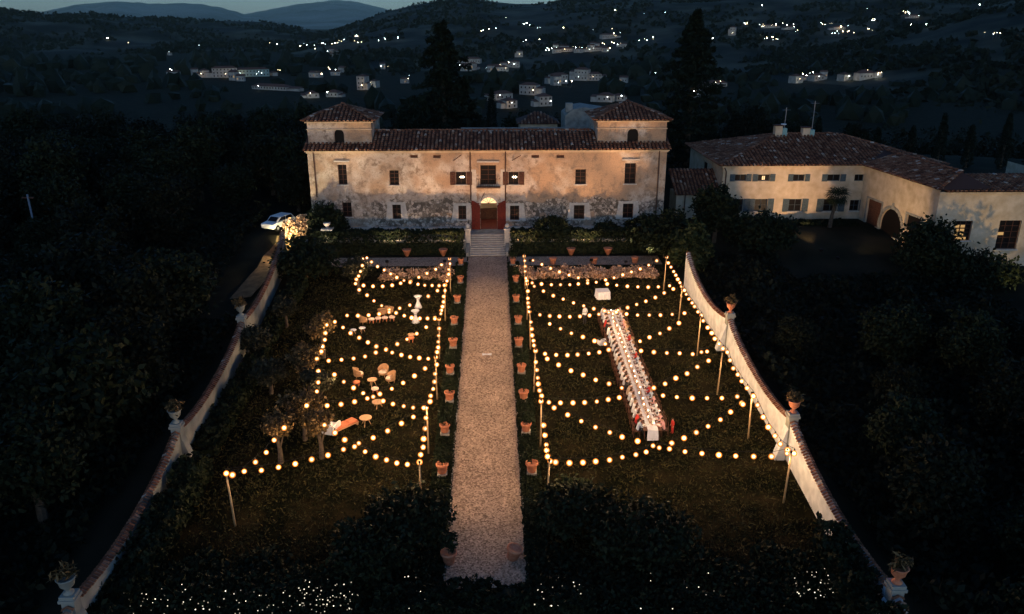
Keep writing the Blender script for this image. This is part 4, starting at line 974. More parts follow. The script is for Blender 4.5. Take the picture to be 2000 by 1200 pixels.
wood('right', scatter(75, 23, 70, 24, 72, 5.0, lambda x, y: x > 23.5 and x < .72*y+16 and y < 58 and not (y > 50 and 44 < x < 58), 2), 'dark leafy tree in the wood beyond the right garden wall', 'trees in the right wood', .45, .8)
wood('back', scatter(45, -60, 70, 118, 190, 6.5, lambda x, y: not (34 < x and y < 140), 3), 'dark leafy tree in the wood behind the villa', 'trees behind the villa')

# ------------------------------------------------------------------ valley houses and lamps
SIGHT = []
def sight(q, hw): SIGHT.append((math.atan2(q[0]-CAM[0], q[1]), math.hypot(q[0]-CAM[0], q[1]), hw))
HPH = random.Random(77)
def far_house(px, py, wpx, hpx, storeys, lab, wm='townwall', roof=True, lamp=True, depth=9):
    q = land(px, py)
    if q is None: return
    sc = (q-Vector(CAM)).length/F; W = wpx*sc; H = hpx*sc
    t = thing('valley_house', lab, 'house', tuple(q), HPH.uniform(-.55, .55)); x, y, z = q; sight(q, W/2+2)
    b = MB(); b.box(-W/2, 0, -3, W/2, depth, H); b.build('wall', M[wm], t, local=True)
    if roof:
        rh = min(W, depth)*.24; b = MB(); k = min(W, depth)*.45
        b.add([(-W/2-.4,-.4,H), (W/2+.4,-.4,H), (W/2+.4,depth+.4,H), (-W/2-.4,depth+.4,H), (-W/2+k, depth/2, H+rh), (W/2-k, depth/2, H+rh)], [(0,1,5,4), (1,2,5), (2,3,4,5), (3,0,4), (3,2,1,0)])
        b.build('roof', M['farroof'], t, local=True)
    aw, ah = W*HPH.uniform(.25, .45), H*HPH.uniform(.45, .8); sd = HPH.choice((-1, 1)); x0_, x1_ = sorted((sd*W/2, sd*(W/2+aw)))
    b = MB(); b.box(x0_, 1.2, -3, x1_, depth*.8, ah); b.build('annex', M[wm], t, local=True)
    b = MB(); b.add([(x0_-.3, .9, ah), (x1_+.3, .9, ah), (x1_+.3, depth*.8, ah+1.3), (x0_-.3, depth*.8, ah+1.3), (x0_-.3, .9, ah-.1), (x1_+.3, .9, ah-.1)], [(0,1,2,3), (4,5,1,0)]); b.build('annex_roof', M['farroof'], t, local=True)
    nw = max(1, int(W/3.2)); wme = None
    for s in range(storeys):
        for k in range(nw):
            if wme is None: b = MB(); b.box(-.55, -.06, 0, .55, -.005, 1.5); wme = b.mesh('window', M['glass'])
            o = link('window', wme, t, loc=(-W/2+(k+.5)*W/nw, 0, H*(s+.35)/storeys))
    if lamp: lp = far_lamp(Vector((x+random.uniform(-.3, .3)*W, y-5-W*.18, z)), random.random() < .5, 4.5, .3 if q.length < 1300 else .22, 'street lamp lighting the front of a valley house', 'lamps in front of the valley houses')
    if lamp:
        l = bpy.data.lights.new('lamp_light', 'POINT'); l.energy = (260+W*20)*HPH.choice((.4, .8, 1.3)); l.color = HPH.choice(((1, .80, .55), (1, .72, .42), (.95, 1, .92))); l.shadow_soft_size = .3
        lo_ = bpy.data.objects.new('lamp_light', l); COL.objects.link(lo_); lo_.parent = lp; lo_.location = (0, 0, 3.9)
LAMPS = {}
def far_lamp(p, warm, h=5.0, r=.35, lab='tiny bright lamp among the scattered valley lights', grp='scattered valley lights'):
    key = (warm, r)
    if key not in LAMPS:
        b = MB(); b.tube([(0,0,-1), (0,0,h)], .08, 4); v, f = ico(r); b.cur = 1; b.add([(a, c, d+h) for a, c, d in v], f)
        LAMPS[key] = b.mesh('street_lamp', [M['post'], E_FARY if warm else E_FARW])
    sight(p, 2)
    o = link('street_lamp', LAMPS[key], loc=p); tag(o, lab, 'street lamp', grp); o.scale.z = 1
    return o
HS = [(440,152,42,16,3,'long cream block with rows of windows, farthest left in the valley'), (402,152,14,12,1,'small lit house just left of the long cream block'), (494,150,58,12,2,'long green grey block beside the cream one in the valley','greenwall'),
 (705,176,16,24,3,'tall narrow pale house above the left tower roof'), (728,172,12,12,1,'small house stuck to the tall narrow one above the left tower'),
 (612,192,22,8,1,'low lit house just left above the left tower roof'), (648,190,24,8,1,'low lit house directly above the left tower roof'),
 (1095,164,34,16,2,'white house with a dark roof above the middle of the villa'), (1134,158,26,20,2,'taller white house right of centre in the valley'), (1162,158,24,12,2,'white house rightmost of the three lit ones beyond the villa'),
 (1030,186,34,18,2,'pale house with overhanging roof behind the villa ridge'), (1000,212,24,14,2,'pale house leftmost of the cluster behind the villa ridge'), (1066,208,26,18,2,'pale house rightmost of the cluster behind the villa ridge'),
 (985,196,36,12,1,'long flat roofed pale house behind the villa ridge'), (1180,200,30,12,1,'low pale house left above the right tower roof'), (1212,198,16,10,1,'small pale house just above the right tower roof'),
 (918,124,38,8,1,'long low warm lit barn right of the tall conifer'), (908,136,28,8,1,'low house under the warm lit barn right of the conifer'),
 (985,140,16,8,1,'small lit house in the close knot of lights above the villa'), (1005,132,18,10,2,'lit house at the top of the close knot of lights above the villa'),
 (1015,112,12,10,1,'small pink house above the knot of lights'), (1190,76,30,7,1,'low lit house high on the dark hillside centre'),
 (1560,163,16,12,1,'small lit house left in the group beyond the cream house'), (1600,158,22,9,1,'second lit house in the group beyond the cream house'), (1655,158,16,10,1,'third lit house in the group beyond the cream house'), (1695,155,34,10,1,'rightmost lit house in the group beyond the cream house'),
 (1502,55,24,4,1,'long lit house high on the right hillside'), (1545,58,16,4,1,'lit house beside the long one high on the right hillside'), (1430,70,10,14,2,'tall pale block on the hillside right of the second conifer'),
 (1640,58,21,4,1,'lit house by the spire on the right hillside'), (1785,36,15,4,1,'lit house high at the right of the hillside'), (525,176,80,6,1,'long low lit block standing for a strip of road at the left of the valley'), (1400,170,36,7,1,'low pale house right of the second conifer'),  # the long low block at the left stands in for a lit strip of road
 (1170,100,40,6,1,'low lit row of sheds below the hillside lights'), (1100,102,34,6,1,'low lit row of houses along the valley road')]
for h in HS: far_house(h[0], h[1], h[2], h[3], h[4], h[5], h[6] if len(h) > 6 else 'townwall')
CL = [(575,94,800,80,22), (660,84,700,76,7), (940,66,990,58,5), (1020,52,1045,56,4), (1065,104,1110,98,12), (1110,98,1190,104,12), (1150,92,1230,92,10), (1250,86,1290,78,6), (1190,72,1210,70,4), (1255,30,1262,28,2), (1300,27,1302,27,1),
      (1440,48,1470,54,6), (1480,56,1560,54,14), (1480,82,1522,82,8), (1550,64,1560,70,3), (1390,81,1405,81,3), (1600,52,1660,58,8), (1620,70,1690,68,9), (1690,66,1706,62,4), (1695,40,1710,46,6), (1757,26,1800,40,9), (1770,58,1805,54,4), (1925,76,1985,74,6),
      (950,140,1010,128,18), (895,134,925,138,6), (600,100,670,112,8), (640,142,680,146,5), (740,137,760,136,4), (790,164,800,160,3), (326,147,345,147,3), (380,148,395,150,3), (500,152,560,147,6), (455,156,478,157,5), (1560,156,1610,152,7), (1650,148,1720,152,7),
      (1085,170,1130,172,4), (1220,162,1225,160,2), (1280,149,1282,148,1), (65,116,72,122,2), (195,80,225,78,4), (250,88,255,86,2), (325,106,335,104,1), (385,96,390,96,1), (510,92,545,90,3), (1200,25,1206,26,1), (1485,15,1500,17,2), (1910,12,1914,13,1), (980,20,992,40,2), (1040,60,1240,62,6),
      (1000,86,1060,84,4), (620,150,640,160,2), (1690,24,1696,26,2), (1350,190,1500,130,3)]
rl = random.Random(3); nl = 0
for x0, y0, x1, y1, n in CL:
    for k in range(max(1, int(n*.92))):
        u = rl.random(); q = land(x0+(x1-x0)*u+rl.uniform(-4, 4), y0+(y1-y0)*u+rl.uniform(-3, 3))
        if q is None: continue
        far_lamp(q, rl.random() < .55, 5, rl.choice((.28, .38, .52))*max(.7, (q.length/1400))); nl += 1

# far woods in the valley: one mass
def woods():
    v, f = ico(1, 1); v = np.array(v); f = np.array(f); rg = np.random.default_rng(5); VV = []; FF = []; LP = []; k = 0
    for _ in range(2600):
        y = 150+rg.random()**1.6*1100; x = rg.uniform(-.72, .72)*(y+60)
        if y < 260 and abs(x) < 60 and rg.random() < .7: continue
        if noise.noise(Vector((x*.008, y*.008, 7))) < -.12: continue
        s = rg.uniform(2.2, 4.6)*(1+y/900)
        az, ds = math.atan2(x-CAM[0], y), math.hypot(x-CAM[0], y)
        if any(abs(az-a_)*ds < h_+s*1.4 and d_-150 < ds < d_+12 for a_, d_, h_ in SIGHT): continue
        if y < 420: LP.append(clump_points(rg, (s, s, s*rg.uniform(.8, 1.4)), 14, 9, s*.16, .7)+np.array([x, y, G(x, y)+s*.7])); continue
        p = v*np.array([s, s, s*rg.uniform(.8, 1.5)])*(1+.25*rg.normal(size=(len(v),1)))
        VV.append(p+np.array([x, y, G(x, y)+s*.5])); FF.append(f+k); k += len(v)
    tag(link('near_woods', leaf_mesh('near_woods', np.concatenate(LP), .75, M['forest'], 6)), 'dark woods on the slope just beyond the villa and the cream house', 'woods', kind='stuff')
    b = MB(); b.v = [tuple(q) for q in np.concatenate(VV)]; b.f = [tuple(int(i) for i in q) for q in np.concatenate(FF)]; b.mi = [0]*len(b.f)
    tag(b.build('valley_woods', M['forest']), 'dark scattered woods covering the valley floor beyond the villa', 'woods', kind='stuff')
woods()
def hill_woods():
    rg = np.random.default_rng(61); P = []
    for h, nt, s in ((HILLS[3], 15000, 4.2), (HILLS[4], 5000, 3.2), (HILLS[0], 8000, 5.0)):
        me = h.data; co_ = np.array([v.co for v in me.vertices]); fc = np.array([tuple(p.vertices) for p in me.polygons]); q = co_[fc].mean(1)
        f = fc[rg.integers(0, len(fc), nt)]; u = rg.random((nt, 1)); v = rg.random((nt, 1)); p = co_[f]
        pt = (p[:,0]*(1-u)+p[:,1]*u)*(1-v)+(p[:,3]*(1-u)+p[:,2]*u)*v
        k = np.array([noise.noise(Vector((a*.006, b_*.006, 5)))+.6*noise.noise(Vector((a*.02, b_*.02, 8))) > -.08 for a, b_, c in pt]); az = np.arctan2(pt[:,0], pt[:,1]); ds = np.hypot(pt[:,0], pt[:,1])
        for a_, d_, hw in SIGHT: k &= ~((np.abs(az-a_)*ds < hw+3) & (ds > d_-70) & (ds < d_+8))
        pt = pt[k]; P.append(np.repeat(pt, 4, 0)+rg.normal(size=(len(pt)*4, 3))*np.array([s*.5, s*.5, s*.35])+np.array([0, 0, s*.6]))
    tag(link('hill_woods', leaf_mesh('hill_woods', np.concatenate(P), 3.4, M['forest'], 62, aspect=.8)), 'dark broken woods covering the hillsides beyond the valley', 'woods', kind='stuff')
hill_woods()

def small_house(k):
    W, D, H = ((9, 8, 6), (13, 8, 5), (8, 8, 8.5))[k]
    t = thing('village_house', 'small dim house among the village lights on the valley slope', 'house', (0, 0, -300), group='small village houses')
    b = MB(); b.box(-W/2, -D/2, -4, W/2, D/2, H); b.build('wall', M['townwall'], t, local=True)
    b = MB(); b.add([(-W/2-.4,-D/2-.4,H), (W/2+.4,-D/2-.4,H), (W/2+.4,D/2+.4,H), (-W/2-.4,D/2+.4,H), (-W/2-.4,0,H+2), (W/2+.4,0,H+2)], [(0,1,5,4), (2,3,4,5), (1,2,5), (3,0,4)]); b.build('roof', M['farroof'], t, local=True)
    for j in range(3):
        b = MB(); x = -W/2+W*(j+.5)/3; b.box(x-.5, -D/2-.05, H*.35, x+.5, -D/2-.01, H*.6); b.build('window', E_DIM if j == k else M['glass'], t, local=True)
    return t
SH = [small_house(k) for k in range(3)]; ns = 0
for x0, y0, x1, y1, n in CL:
    for k in range(max(1, int(n*.4))):
        u = rl.random(); q = land(x0+(x1-x0)*u+rl.uniform(-7, 7), y0+(y1-y0)*u+rl.uniform(-3, 4))
        if q is None or ns > 60 or (y0+y1)/2 < 92 or q.y > 1500: continue
        i = ns % 3; rz = rl.uniform(-.9, .9); ns += 1; sight(q, 5)
        if ns <= 3: SH[i].location = q; SH[i].rotation_euler.z = rz
        else: dup(SH[i], q, rz, scale=rl.uniform(.7, 1.05))
# ------------------------------------------------------------------ poles and light strings
PH = 3.3
pL = [(-3.71,72.0), (-3.8,65.3), (-3.88,58.0), (-3.76,51.5), (-3.85,44.6), (-3.82,38.5)]
pR = [(3.32,72.7), (3.29,65.4), (3.23,59.5), (3.3,52.4), (3.27,45.2), (3.32,38.5)]
pW = [(16.7,72.0), (16.5,64.5), (16.5,58.0), (16.5,51.7), (16.8,45.8), (16.95,39.0)]
ORD = ('first', 'second', 'third', 'fourth', 'fifth', 'nearest')
for pos, lab in ((pL, 'bamboo pole holding bulbs along the left side of the path, %s from the villa'), (pR, 'bamboo pole holding bulbs along the right side of the path, %s from the villa'), (pW, 'bamboo pole holding bulbs along the right garden wall, %s from the villa')):
    for i, (x, y) in enumerate(pos):
        z = S*y; b = MB(); lx = random.uniform(-.12, .12); b.tube([(lx, .05, -.2), (lx*.5, 0, PH*.5), (0, 0, PH+.1)], [.06, .052, .045], 7)
        t = thing('bamboo_pole', lab % ORD[i], 'pole', (x, y, z)); b.build('shaft', M['pole'], t, True, True)
        b = MB(); b.lathe([(.06, 0), (.075, .02), (.075, .1), (.03, .13)], (0,0,PH+.02), 8); b.build('cap', M['iron'], t, local=True)
ge = gnd(460, 1028); te = gnd(442, 926, 3.2)
t = thing('bamboo_pole', 'leaning bamboo pole holding the end of the bulbs at the lower left', 'pole', tuple(ge)); b = MB(); b.tube([(0,0,-.2), tuple(te-ge)], [.06, .045], 7); b.build('shaft', M['pole'], t, True, True)
BULB = None; LIGHT = [None]
def bulb_mesh():
    bm = bmesh.new(); bmesh.ops.create_icosphere(bm, subdivisions=2, radius=.168); me = bpy.data.meshes.new('bulb'); bm.to_mesh(me); bm.free()
    me.materials.append(E_BULB); me.polygons.foreach_set('use_smooth', [True]*len(me.polygons)); return me
BULB = bulb_mesh(); NB = 0
def string(lab, pts, h0=PH, h1=PH, sag=.3, grp=None, ends=(None, None)):
    global NB
    n = len(pts); P = []
    for i, (px, py) in enumerate(pts):
        u = i/max(1, n-1); P.append(gnd(px, py, h0+(h1-h0)*u-sag*4*u*(1-u)))
    o0 = P[0]; t = thing('light_string', lab, 'light string', tuple(o0), group='bulb strings over the lawns')
    line = ([Vector(ends[0])] if ends[0] else [])+[p+Vector((0,0,.30)) for p in P]+([Vector(ends[1])] if ends[1] else [])
    b = MB(); b.tube([p-o0 for p in line], .016, 4)
    for p in P: b.tube([p-o0+Vector((0,0,.30)), p-o0+Vector((0,0,.21))], [.03, .05], 6)
    b.build('cable', M['cable'], t, local=True)
    for p in P:
        link('bulb', BULB, t, loc=p-o0).scale = (random.uniform(.82, 1.12),)*3; glow(t, p-o0); NB += 1
def z7(l): return [(990+a/4.8, 470+c/4.8) for a, c in l]
def z5(l): return [(580+a/5, 480+c/5) for a, c in l]
def z8(l): return [(1000+a/4.617, 680+c/4.617) for a, c in l]
def z6(l): return [(560+a/4.617, 680+c/4.617) for a, c in l]
def zw(l): return [(1300+a/2.857, 480+c/2.857) for a, c in l]
def lines(base, pts, poles):      # a long string from pole to pole: heights sag between poles, taken from the picture bay by bay
    pass
def glow(t, p):
    l = LIGHT[0]
    if l is None:
        l = LIGHT[0] = bpy.data.lights.new('bulb_light', 'POINT'); l.energy = P_BULB; l.color = (1.0, .60, .29); l.shadow_soft_size = .05
    o = bpy.data.objects.new('bulb_light', l); COL.objects.link(o); o.parent = t; o.location = p+Vector((0,0,-.29))
def bays(lab, bay):
    global NB
    P = []
    for k, pts in enumerate(bay):
        n = len(pts)
        for i, q in enumerate(pts):
            u = (i+.5)/n; P.append(gnd(*q, PH-.35*4*u*(1-u)*.8))
    o0 = P[0]; t = thing('light_string', lab, 'light string', tuple(o0), group='bulb strings over the lawns')
    b = MB(); b.tube([p-o0+Vector((0,0,.30)) for p in P], .016, 4)
    for p in P: b.tube([p-o0+Vector((0,0,.30)), p-o0+Vector((0,0,.21))], [.03, .05], 6)
    b.build('cable', M['cable'], t, local=True)
    for p in P: link('bulb', BULB, t, loc=p-o0).scale = (random.uniform(.82, 1.12),)*3; glow(t, p-o0); NB += 1
bays('long string of bulbs running from pole to pole along the left side of the path', [
  [(878,506),(878.6,515.4),(876.4,526.6),(876,536),(873,549),(869.6,557)], [(869,568),(866.6,579.4),(866,590),(864,599.4),(862,606.6),(861,613),(857.6,624)],
  [(857.6,642),(856.6,656),(856,668),(855.6,679),(853.6,688),(851.4,698)], [(853,712.5),(849.8,730.5),(848.5,746),(846,760),(841,773.6),(840,784.6),(832,797)],
  [(832,816.5),(830.3,837.5),(827.5,857.6),(826.4,873.9),(821.6,888.4),(819.5,903)]])
bays('long string of bulbs running from pole to pole along the right side of the path', [
  [(1023.8,500.6),(1025,509.6),(1025.8,520.6),(1025.8,530.4),(1027.5,544),(1029,549),(1029.6,555)], [(1031,569),(1031,583),(1031.5,592),(1032.7,600),(1034,609)],
  [(1036.9,629.4),(1038.5,643),(1039.4,655.4),(1042,665.8),(1043,675),(1046,685.6)], [(1046.6,707.5),(1048.7,723),(1050.3,738.5),(1051.3,750.4),(1054,763),(1057.8,773.6),(1056.7,784)],
  [(1061.7,831),(1064.3,850.5),(1067,869),(1067.6,880),(1069.7,892),(1074.7,901)]])
bays('long string of bulbs running along the foot of the right garden wall', [
  zw([(8,65),(15,97),(30,120),(45,145),(57,165),(68,188),(80,207),(90,228)]), zw([(105,250),(115,272),(130,298),(148,320),(162,340),(180,370),(200,390)]),
  zw([(210,420),(235,458),(258,488),(275,520),(298,548),(320,575)]), zw([(345,595),(360,640),(378,685),(403,720),(425,757),(455,795)]), zw([(490,840),(513,890),(545,957),(573,1013),(610,1062),(640,1107),(680,1140),(717,1160)])])
bays('looping string of bulbs through the olive trees at the far left of the lawn', [z5([(683,120),(640,130),(638,195),(620,253),(602,298),(580,330),(572,372)])])
bays('string of bulbs hung through the olive trees along the left edge of the lawn', [z5([(370,745),(290,775),(277,855),(272,920),(250,985),(238,1035),(195,1105)]), z6([(285,210),(283,310),(272,392),(180,520)])])
LW, LM = 3.0, 2.95
# right garden
rowsR = [
 ('first', z7([(245,187),(328,225),(410,262),(493,295),(583,325),(670,350),(757,375)]), z7([(925,370),(1005,350),(1087,322),(1168,295),(1250,268),(1330,232),(1405,190)])),
 ('second', z7([(257,430),(343,475),(435,518),(528,550),(625,585),(720,613),(815,640),(915,658)]), z7([(1475,492),(1392,535),(1303,570),(1217,600),(1132,630),(1040,655)][::-1])),
 ('third', z7([(402,783),(503,828),(605,870),(713,905),(822,942),(922,970)]), z7([(1613,775),(1523,825),(1435,872),(1337,908),(1248,945)][::-1])),
 ('fourth', z8([(318,98),(420,153),(532,205),(642,243),(755,288),(875,323),(990,360)]), [(1277,758),(1299,750),(1320,739),(1342,730),(1362,717),(1384,705)]),
 ('fifth', z8([(380,540),(502,603),(625,660),(753,715),(882,762),(993,803),(1133,840)]), [(1312,866),(1336,856),(1360,845),(1383,833),(1407,820),(1427,805),(1449,788)])]
for k, (o_, a, c) in enumerate(rowsR):
    string('slanting bulb string over the right lawn, path half, %s from the villa' % o_, a, PH, LM, .12)
    string('slanting bulb string over the right lawn, wall half, %s from the villa' % o_, c, LM, PH, .12)
horR = [
 ('first', z7([(237,398),(325,408),(417,415),(503,415),(590,415),(670,408),(757,400),(838,392)]), z7([(940,408),(1030,420),(1130,430),(1228,435),(1325,438),(1420,435),(1525,425),(1560,455)])),
 ('second', z7([(310,697),(402,708),(493,712),(590,715),(685,712),(775,703),(862,692),(955,675)]), z7([(1025,672),(1122,690),(1225,700),(1335,700),(1440,700),(1550,693),(1665,682)])),
 ('third', z7([(358,1063),(462,1073),(568,1075),(663,1070),(767,1060),(867,1048),(955,1025)]), z7([(1258,1035),(1378,1047),(1500,1055),(1620,1058)])+[(1353,692),(1370,688),(1381,687)]),
 ('fourth', z8([(333,490),(437,495),(550,495),(655,492),(765,483),(868,465),(968,447)]), [(1295,773),(1322,776),(1352,778),(1381,778),(1410,778),(1440,775),(1451,790)]),
 ('fifth', z8([(393,1030),(518,1037),(640,1033),(755,1023),(880,1010),(995,985),(1117,962),(1210,938),(1272,882)]), z8([(1328,900),(1420,910),(1560,935)])+[(1371,886),(1404,889),(1437,891),(1472,892),(1507,892),(1537,886)])]
for k, (o_, a, c) in enumerate(horR):
    string('level bulb string over the right lawn, path half, %s from the villa' % o_, a, PH, LM, .18)
    string('level bulb string over the right lawn, wall half, %s from the villa' % o_, c, LM, PH, .18)
# left garden
rowsL = [
 ('first', z5([(728,160),(787,205),(852,240),(915,277),(975,312),(1045,340)]), z5([(1108,352),(1190,310),(1270,272),(1355,232),(1412,188)])),
 ('second', z5([(608,432),(685,485),(752,540),(827,587),(900,625)]), z5([(1003,612),(1102,582),(1282,495),(1372,440)])),
 ('third', z5([(450,800),(523,855),(608,900),(693,945),(775,985),(870,1015)]), z5([(980,962),(1075,915),(1170,860),(1262,797),(1347,715)])),
 ('fourth', z6([(430,240),(515,305),(603,360),(690,408),(727,455)]), z6([(840,415),(948,368),(1050,315),(1152,252),(1248,185)])),
 ('fifth', z6([(262,612),(340,695),(435,765),(523,828)]), z6([(650,860),(780,810),(910,748),(1035,680),(1142,622)]))]
for k, (o_, a, c) in enumerate(rowsL):
    string('slanting bulb string over the left lawn, olive tree half, %s from the villa' % o_, a, LW, LM, .12)
    string('slanting bulb string over the left lawn, path half, %s from the villa' % o_, c, LM, PH, .12)
horL = [
 ('first', z5([(650,390),(743,398),(837,398),(930,388),(1013,368),(1105,360)]), z5([(1182,378),(1248,388),(1320,390),(1388,392),(1440,388)])),
 ('second', z5([(490,683),(595,685),(700,680),(803,668),(900,650)]), z5([(968,658),(1048,685),(1120,705),(1200,712),(1275,712),(1347,703)])),
 ('third', z5([(310,1125),(435,1115),(553,1103),(665,1083),(770,1045)]), z5([(868,1018),(930,1045),(1020,1068),(1105,1088),(1195,1098),(1282,1105)])),
 ('fourth', z6([(365,520),(490,508),(612,485),(780,440)]), z6([(870,478),(958,505),(1055,525),(1140,538),(1235,540)])),
 ('fifth', [(454,928),(510.6,919),(544,913)]+z6([(77,1045),(225,1005),(372,967),(512,915)]), z6([(612,890),(707,935),(803,980),(900,1010),(993,1038),(1088,1050)]))]
for k, (o_, a, c) in enumerate(horL):
    string('level bulb string over the left lawn, olive tree half, %s from the villa' % o_, a, LW, LM, .15)
    string('level bulb string over the left lawn, path half, %s from the villa' % o_, c, LM, PH, .15)
string('short slanting bulb string climbing from the leaning pole at the lower left', [(442,925),(477,921),(499,903),(520,884),(535.5,860),(555,836)], 3.2, 3.0, .15)

# ------------------------------------------------------------------ pots
def lemon_pot(name, lab, loc, grp, s=1.0, plant=True, seed=0, cone=False):
    t = thing(name, lab, 'plant pot', loc, group=grp)
    prof = [(.02, 0), (.13, 0), (.40, .62), (.44, .64), (.44, .72), (.36, .72), (.33, .62), (.02, .6)] if cone else [(.02, 0), (.24, 0), (.27, .05), (.34, .5), (.41, .54), (.41, .66), (.35, .66), (.33, .56), (.02, .55)]
    b = MB(); b.lathe([(r*s, z*s) for r, z in prof], (0,0,0), 18); b.build('pot', M['terra'], t, True, True)
    if plant:
        rg = np.random.default_rng(seed); p = clump_points(rg, (.5*s, .5*s, .42*s), 26, 14, .09, .5); p[:,2] += 1.25*s
        pl = link('plant', leaf_mesh('plant', p, .11, M['leaf_dark'], seed, aspect=.45), t)
        b = MB(); b.tube([(0,0,.5*s), (.02,.01,.8*s), (0,0,1.25*s)], [.03, .025, .015], 6); b.build('stem', M['bark'], pl, local=True)
    return t
NTH = ('first', 'second', 'third', 'fourth', 'fifth', 'sixth', 'seventh', 'eighth', 'ninth', 'last')
PY = [79.1, 74.0, 69.0, 64.2, 59.7, 55.1, 51.0, 46.7, 42.1]
src = {}
for sd, x0 in (('left', -2.92), ('right', 2.47)):
    for i, y in enumerate(PY):
        xx = x0+random.uniform(-.12, .12); lab = 'terracotta pot with a dark citrus bush %s the path, %s from the steps' % ('left of' if sd == 'left' else 'right of', NTH[i])
        if i not in src or sd == 'left': src[i] = lemon_pot('terracotta_pot', lab, (xx, y, S*y+.3), 'terracotta pots lining the path', random.uniform(.84, .96), True, 200+i)
        else: dup(src[i], (xx, y, S*y+.3), 1.5, lab)
# plinth under each path pot so that it stands above the clipped hedge
pe = MB(); pe.box(-.3, -.3, -.1, .3, .3, .3); pme = pe.mesh('pot_plinth', M['greystone'])
for o in [o for o in COL.objects if o.name.startswith('terracotta_pot') and o.parent is None]:
    q = link('plinth', pme, o, loc=(0, 0, -.302))
for i, (px, py, lab) in enumerate(((1000, 1092, 'tipped over orange terracotta pot right at the near end of the path'), (877, 1100, 'dim red terracotta pot left at the near end of the path'))):
    g_ = gnd(px, py); lemon_pot('terracotta_pot', lab, (g_.x, g_.y, g_.z+.02), 'terracotta pots lining the path', 1.05, i == 1, 220+i).rotation_euler = ((0, .25, 0) if i == 0 else (0, 0, 0))
for i, (px, py, lab) in enumerate(((1080, 516, 'squat terracotta pot on the cross path right of the steps, leftmost of three'), (1160, 516, 'squat terracotta pot on the cross path right of the steps, middle of three'), (1240, 514, 'squat terracotta pot on the cross path right of the steps, rightmost of three'))):
    g_ = gnd(px, py); lemon_pot('terracotta_pot', lab, tuple(g_+Vector((0, 0, .02))), 'pots on the cross path', 1.0, False)
for i, (px, py, lab) in enumerate(((795, 499, 'cone shaped pale pot before the hedge, leftmost of the two left of the steps'), (866, 500, 'cone shaped reddish pot before the hedge, nearer the steps on their left'), (1187, 494, 'cone shaped pale pot before the hedge right of the steps'), (1115, 496, 'dim cone shaped pot before the hedge right of the steps, nearer them'))):
    g_ = atY(px, py, 82.45); lemon_pot('cone_pot', lab, (g_.x, 82.35, S*82.35+.02), 'cone shaped pots before the terrace hedge', 1.1, False, cone=True)
    b = MB(); b.box(g_.x-.35, 82.1, S*82.3-.1, g_.x+.35, 82.6, S*82.3+.015)

# ------------------------------------------------------------------ long dining table
tx, ty0, ty1 = 10.6, 45.8, 65.6; tzc = lambda y: S*y
tb = thing('dining_table', 'very long narrow dining table laid down the middle of the right lawn', 'dining table', (tx, (ty0+ty1)/2, tzc((ty0+ty1)/2)))
TL = ty1-ty0; nseg = 11
for k in range(nseg):
    y0 = ty0+TL*k/nseg; y1 = y0+TL/nseg-.012; ym = (y0+y1)/2
    b = MB(); b.obox((tx, ym, tzc(ym)+.735), 1.2, y1-y0, .045, 0, math.atan(S)); b.build('tabletop', M['darktop'], tb)
    for sx in (-.5, .5): b = MB(); b.tube([(tx+sx, y0+.15, tzc(y0)-.05), (tx+sx, y0+.15, tzc(y0)+.71)], .03, 6); b.build('leg', M['wood'], tb)
# white runner with a drop at each end
b = MB(); V = []; N = 60
for j in range(N+1):
    y = ty0+TL*j/N; wv = .02*math.sin(j*1.7)
    V += [(tx-.34+wv, y, tzc(y)+.762), (tx+.34+wv, y, tzc(y)+.762)]
b.add(V, [(2*j, 2*j+1, 2*j+3, 2*j+2) for j in range(N)])
for y, sg in ((ty0, -1), (ty1, 1)):
    z = tzc(y); b.add([(tx-.34, y, z+.762), (tx+.34, y, z+.762), (tx+.37, y+sg*.06, z+.4), (tx-.37, y+sg*.06, z+.4), (tx-.36, y+sg*.09, z+.05), (tx+.38, y+sg*.07, z+.05)], [(0,3,2,1) , (3,4,5,2)])
tag(b.build('table_runner', M['white']), 'long white runner laid along the dining table and hanging over its end', 'table runner')
rg = np.random.default_rng(8); n = 2600; yy = rg.uniform(ty0+.5, ty1-.3, n)
gl = thing('table_garland', 'leafy garland with small candles along the middle of the dining table', 'garland', (tx, 55.7, tzc(55.7)))
link('foliage', leaf_mesh('foliage', np.stack([rg.normal(size=n)*.07, yy-55.7, S*(yy-55.7)+.80+.04*np.abs(rg.normal(size=n))], 1), .05, M['leaf_pale'], 8), gl)
b = MB(); b.lathe([(.035, 0), (.035, .12), (.01, .13)], (0,0,0), 8); wax = b.mesh('candle', M['white']); v, f = ico(.028); b = MB(); b.add([(a, c, d*1.6+.17) for a, c, d in v], f); fl = b.mesh('flame', E_CANDLE)
for k in range(24):
    y = ty0+.6+(TL-1)*k/23; o = link('candle', wax, gl, loc=(random.uniform(-.15, .15), y-55.7, S*(y-55.7)+.766)); link('flame', fl, o)

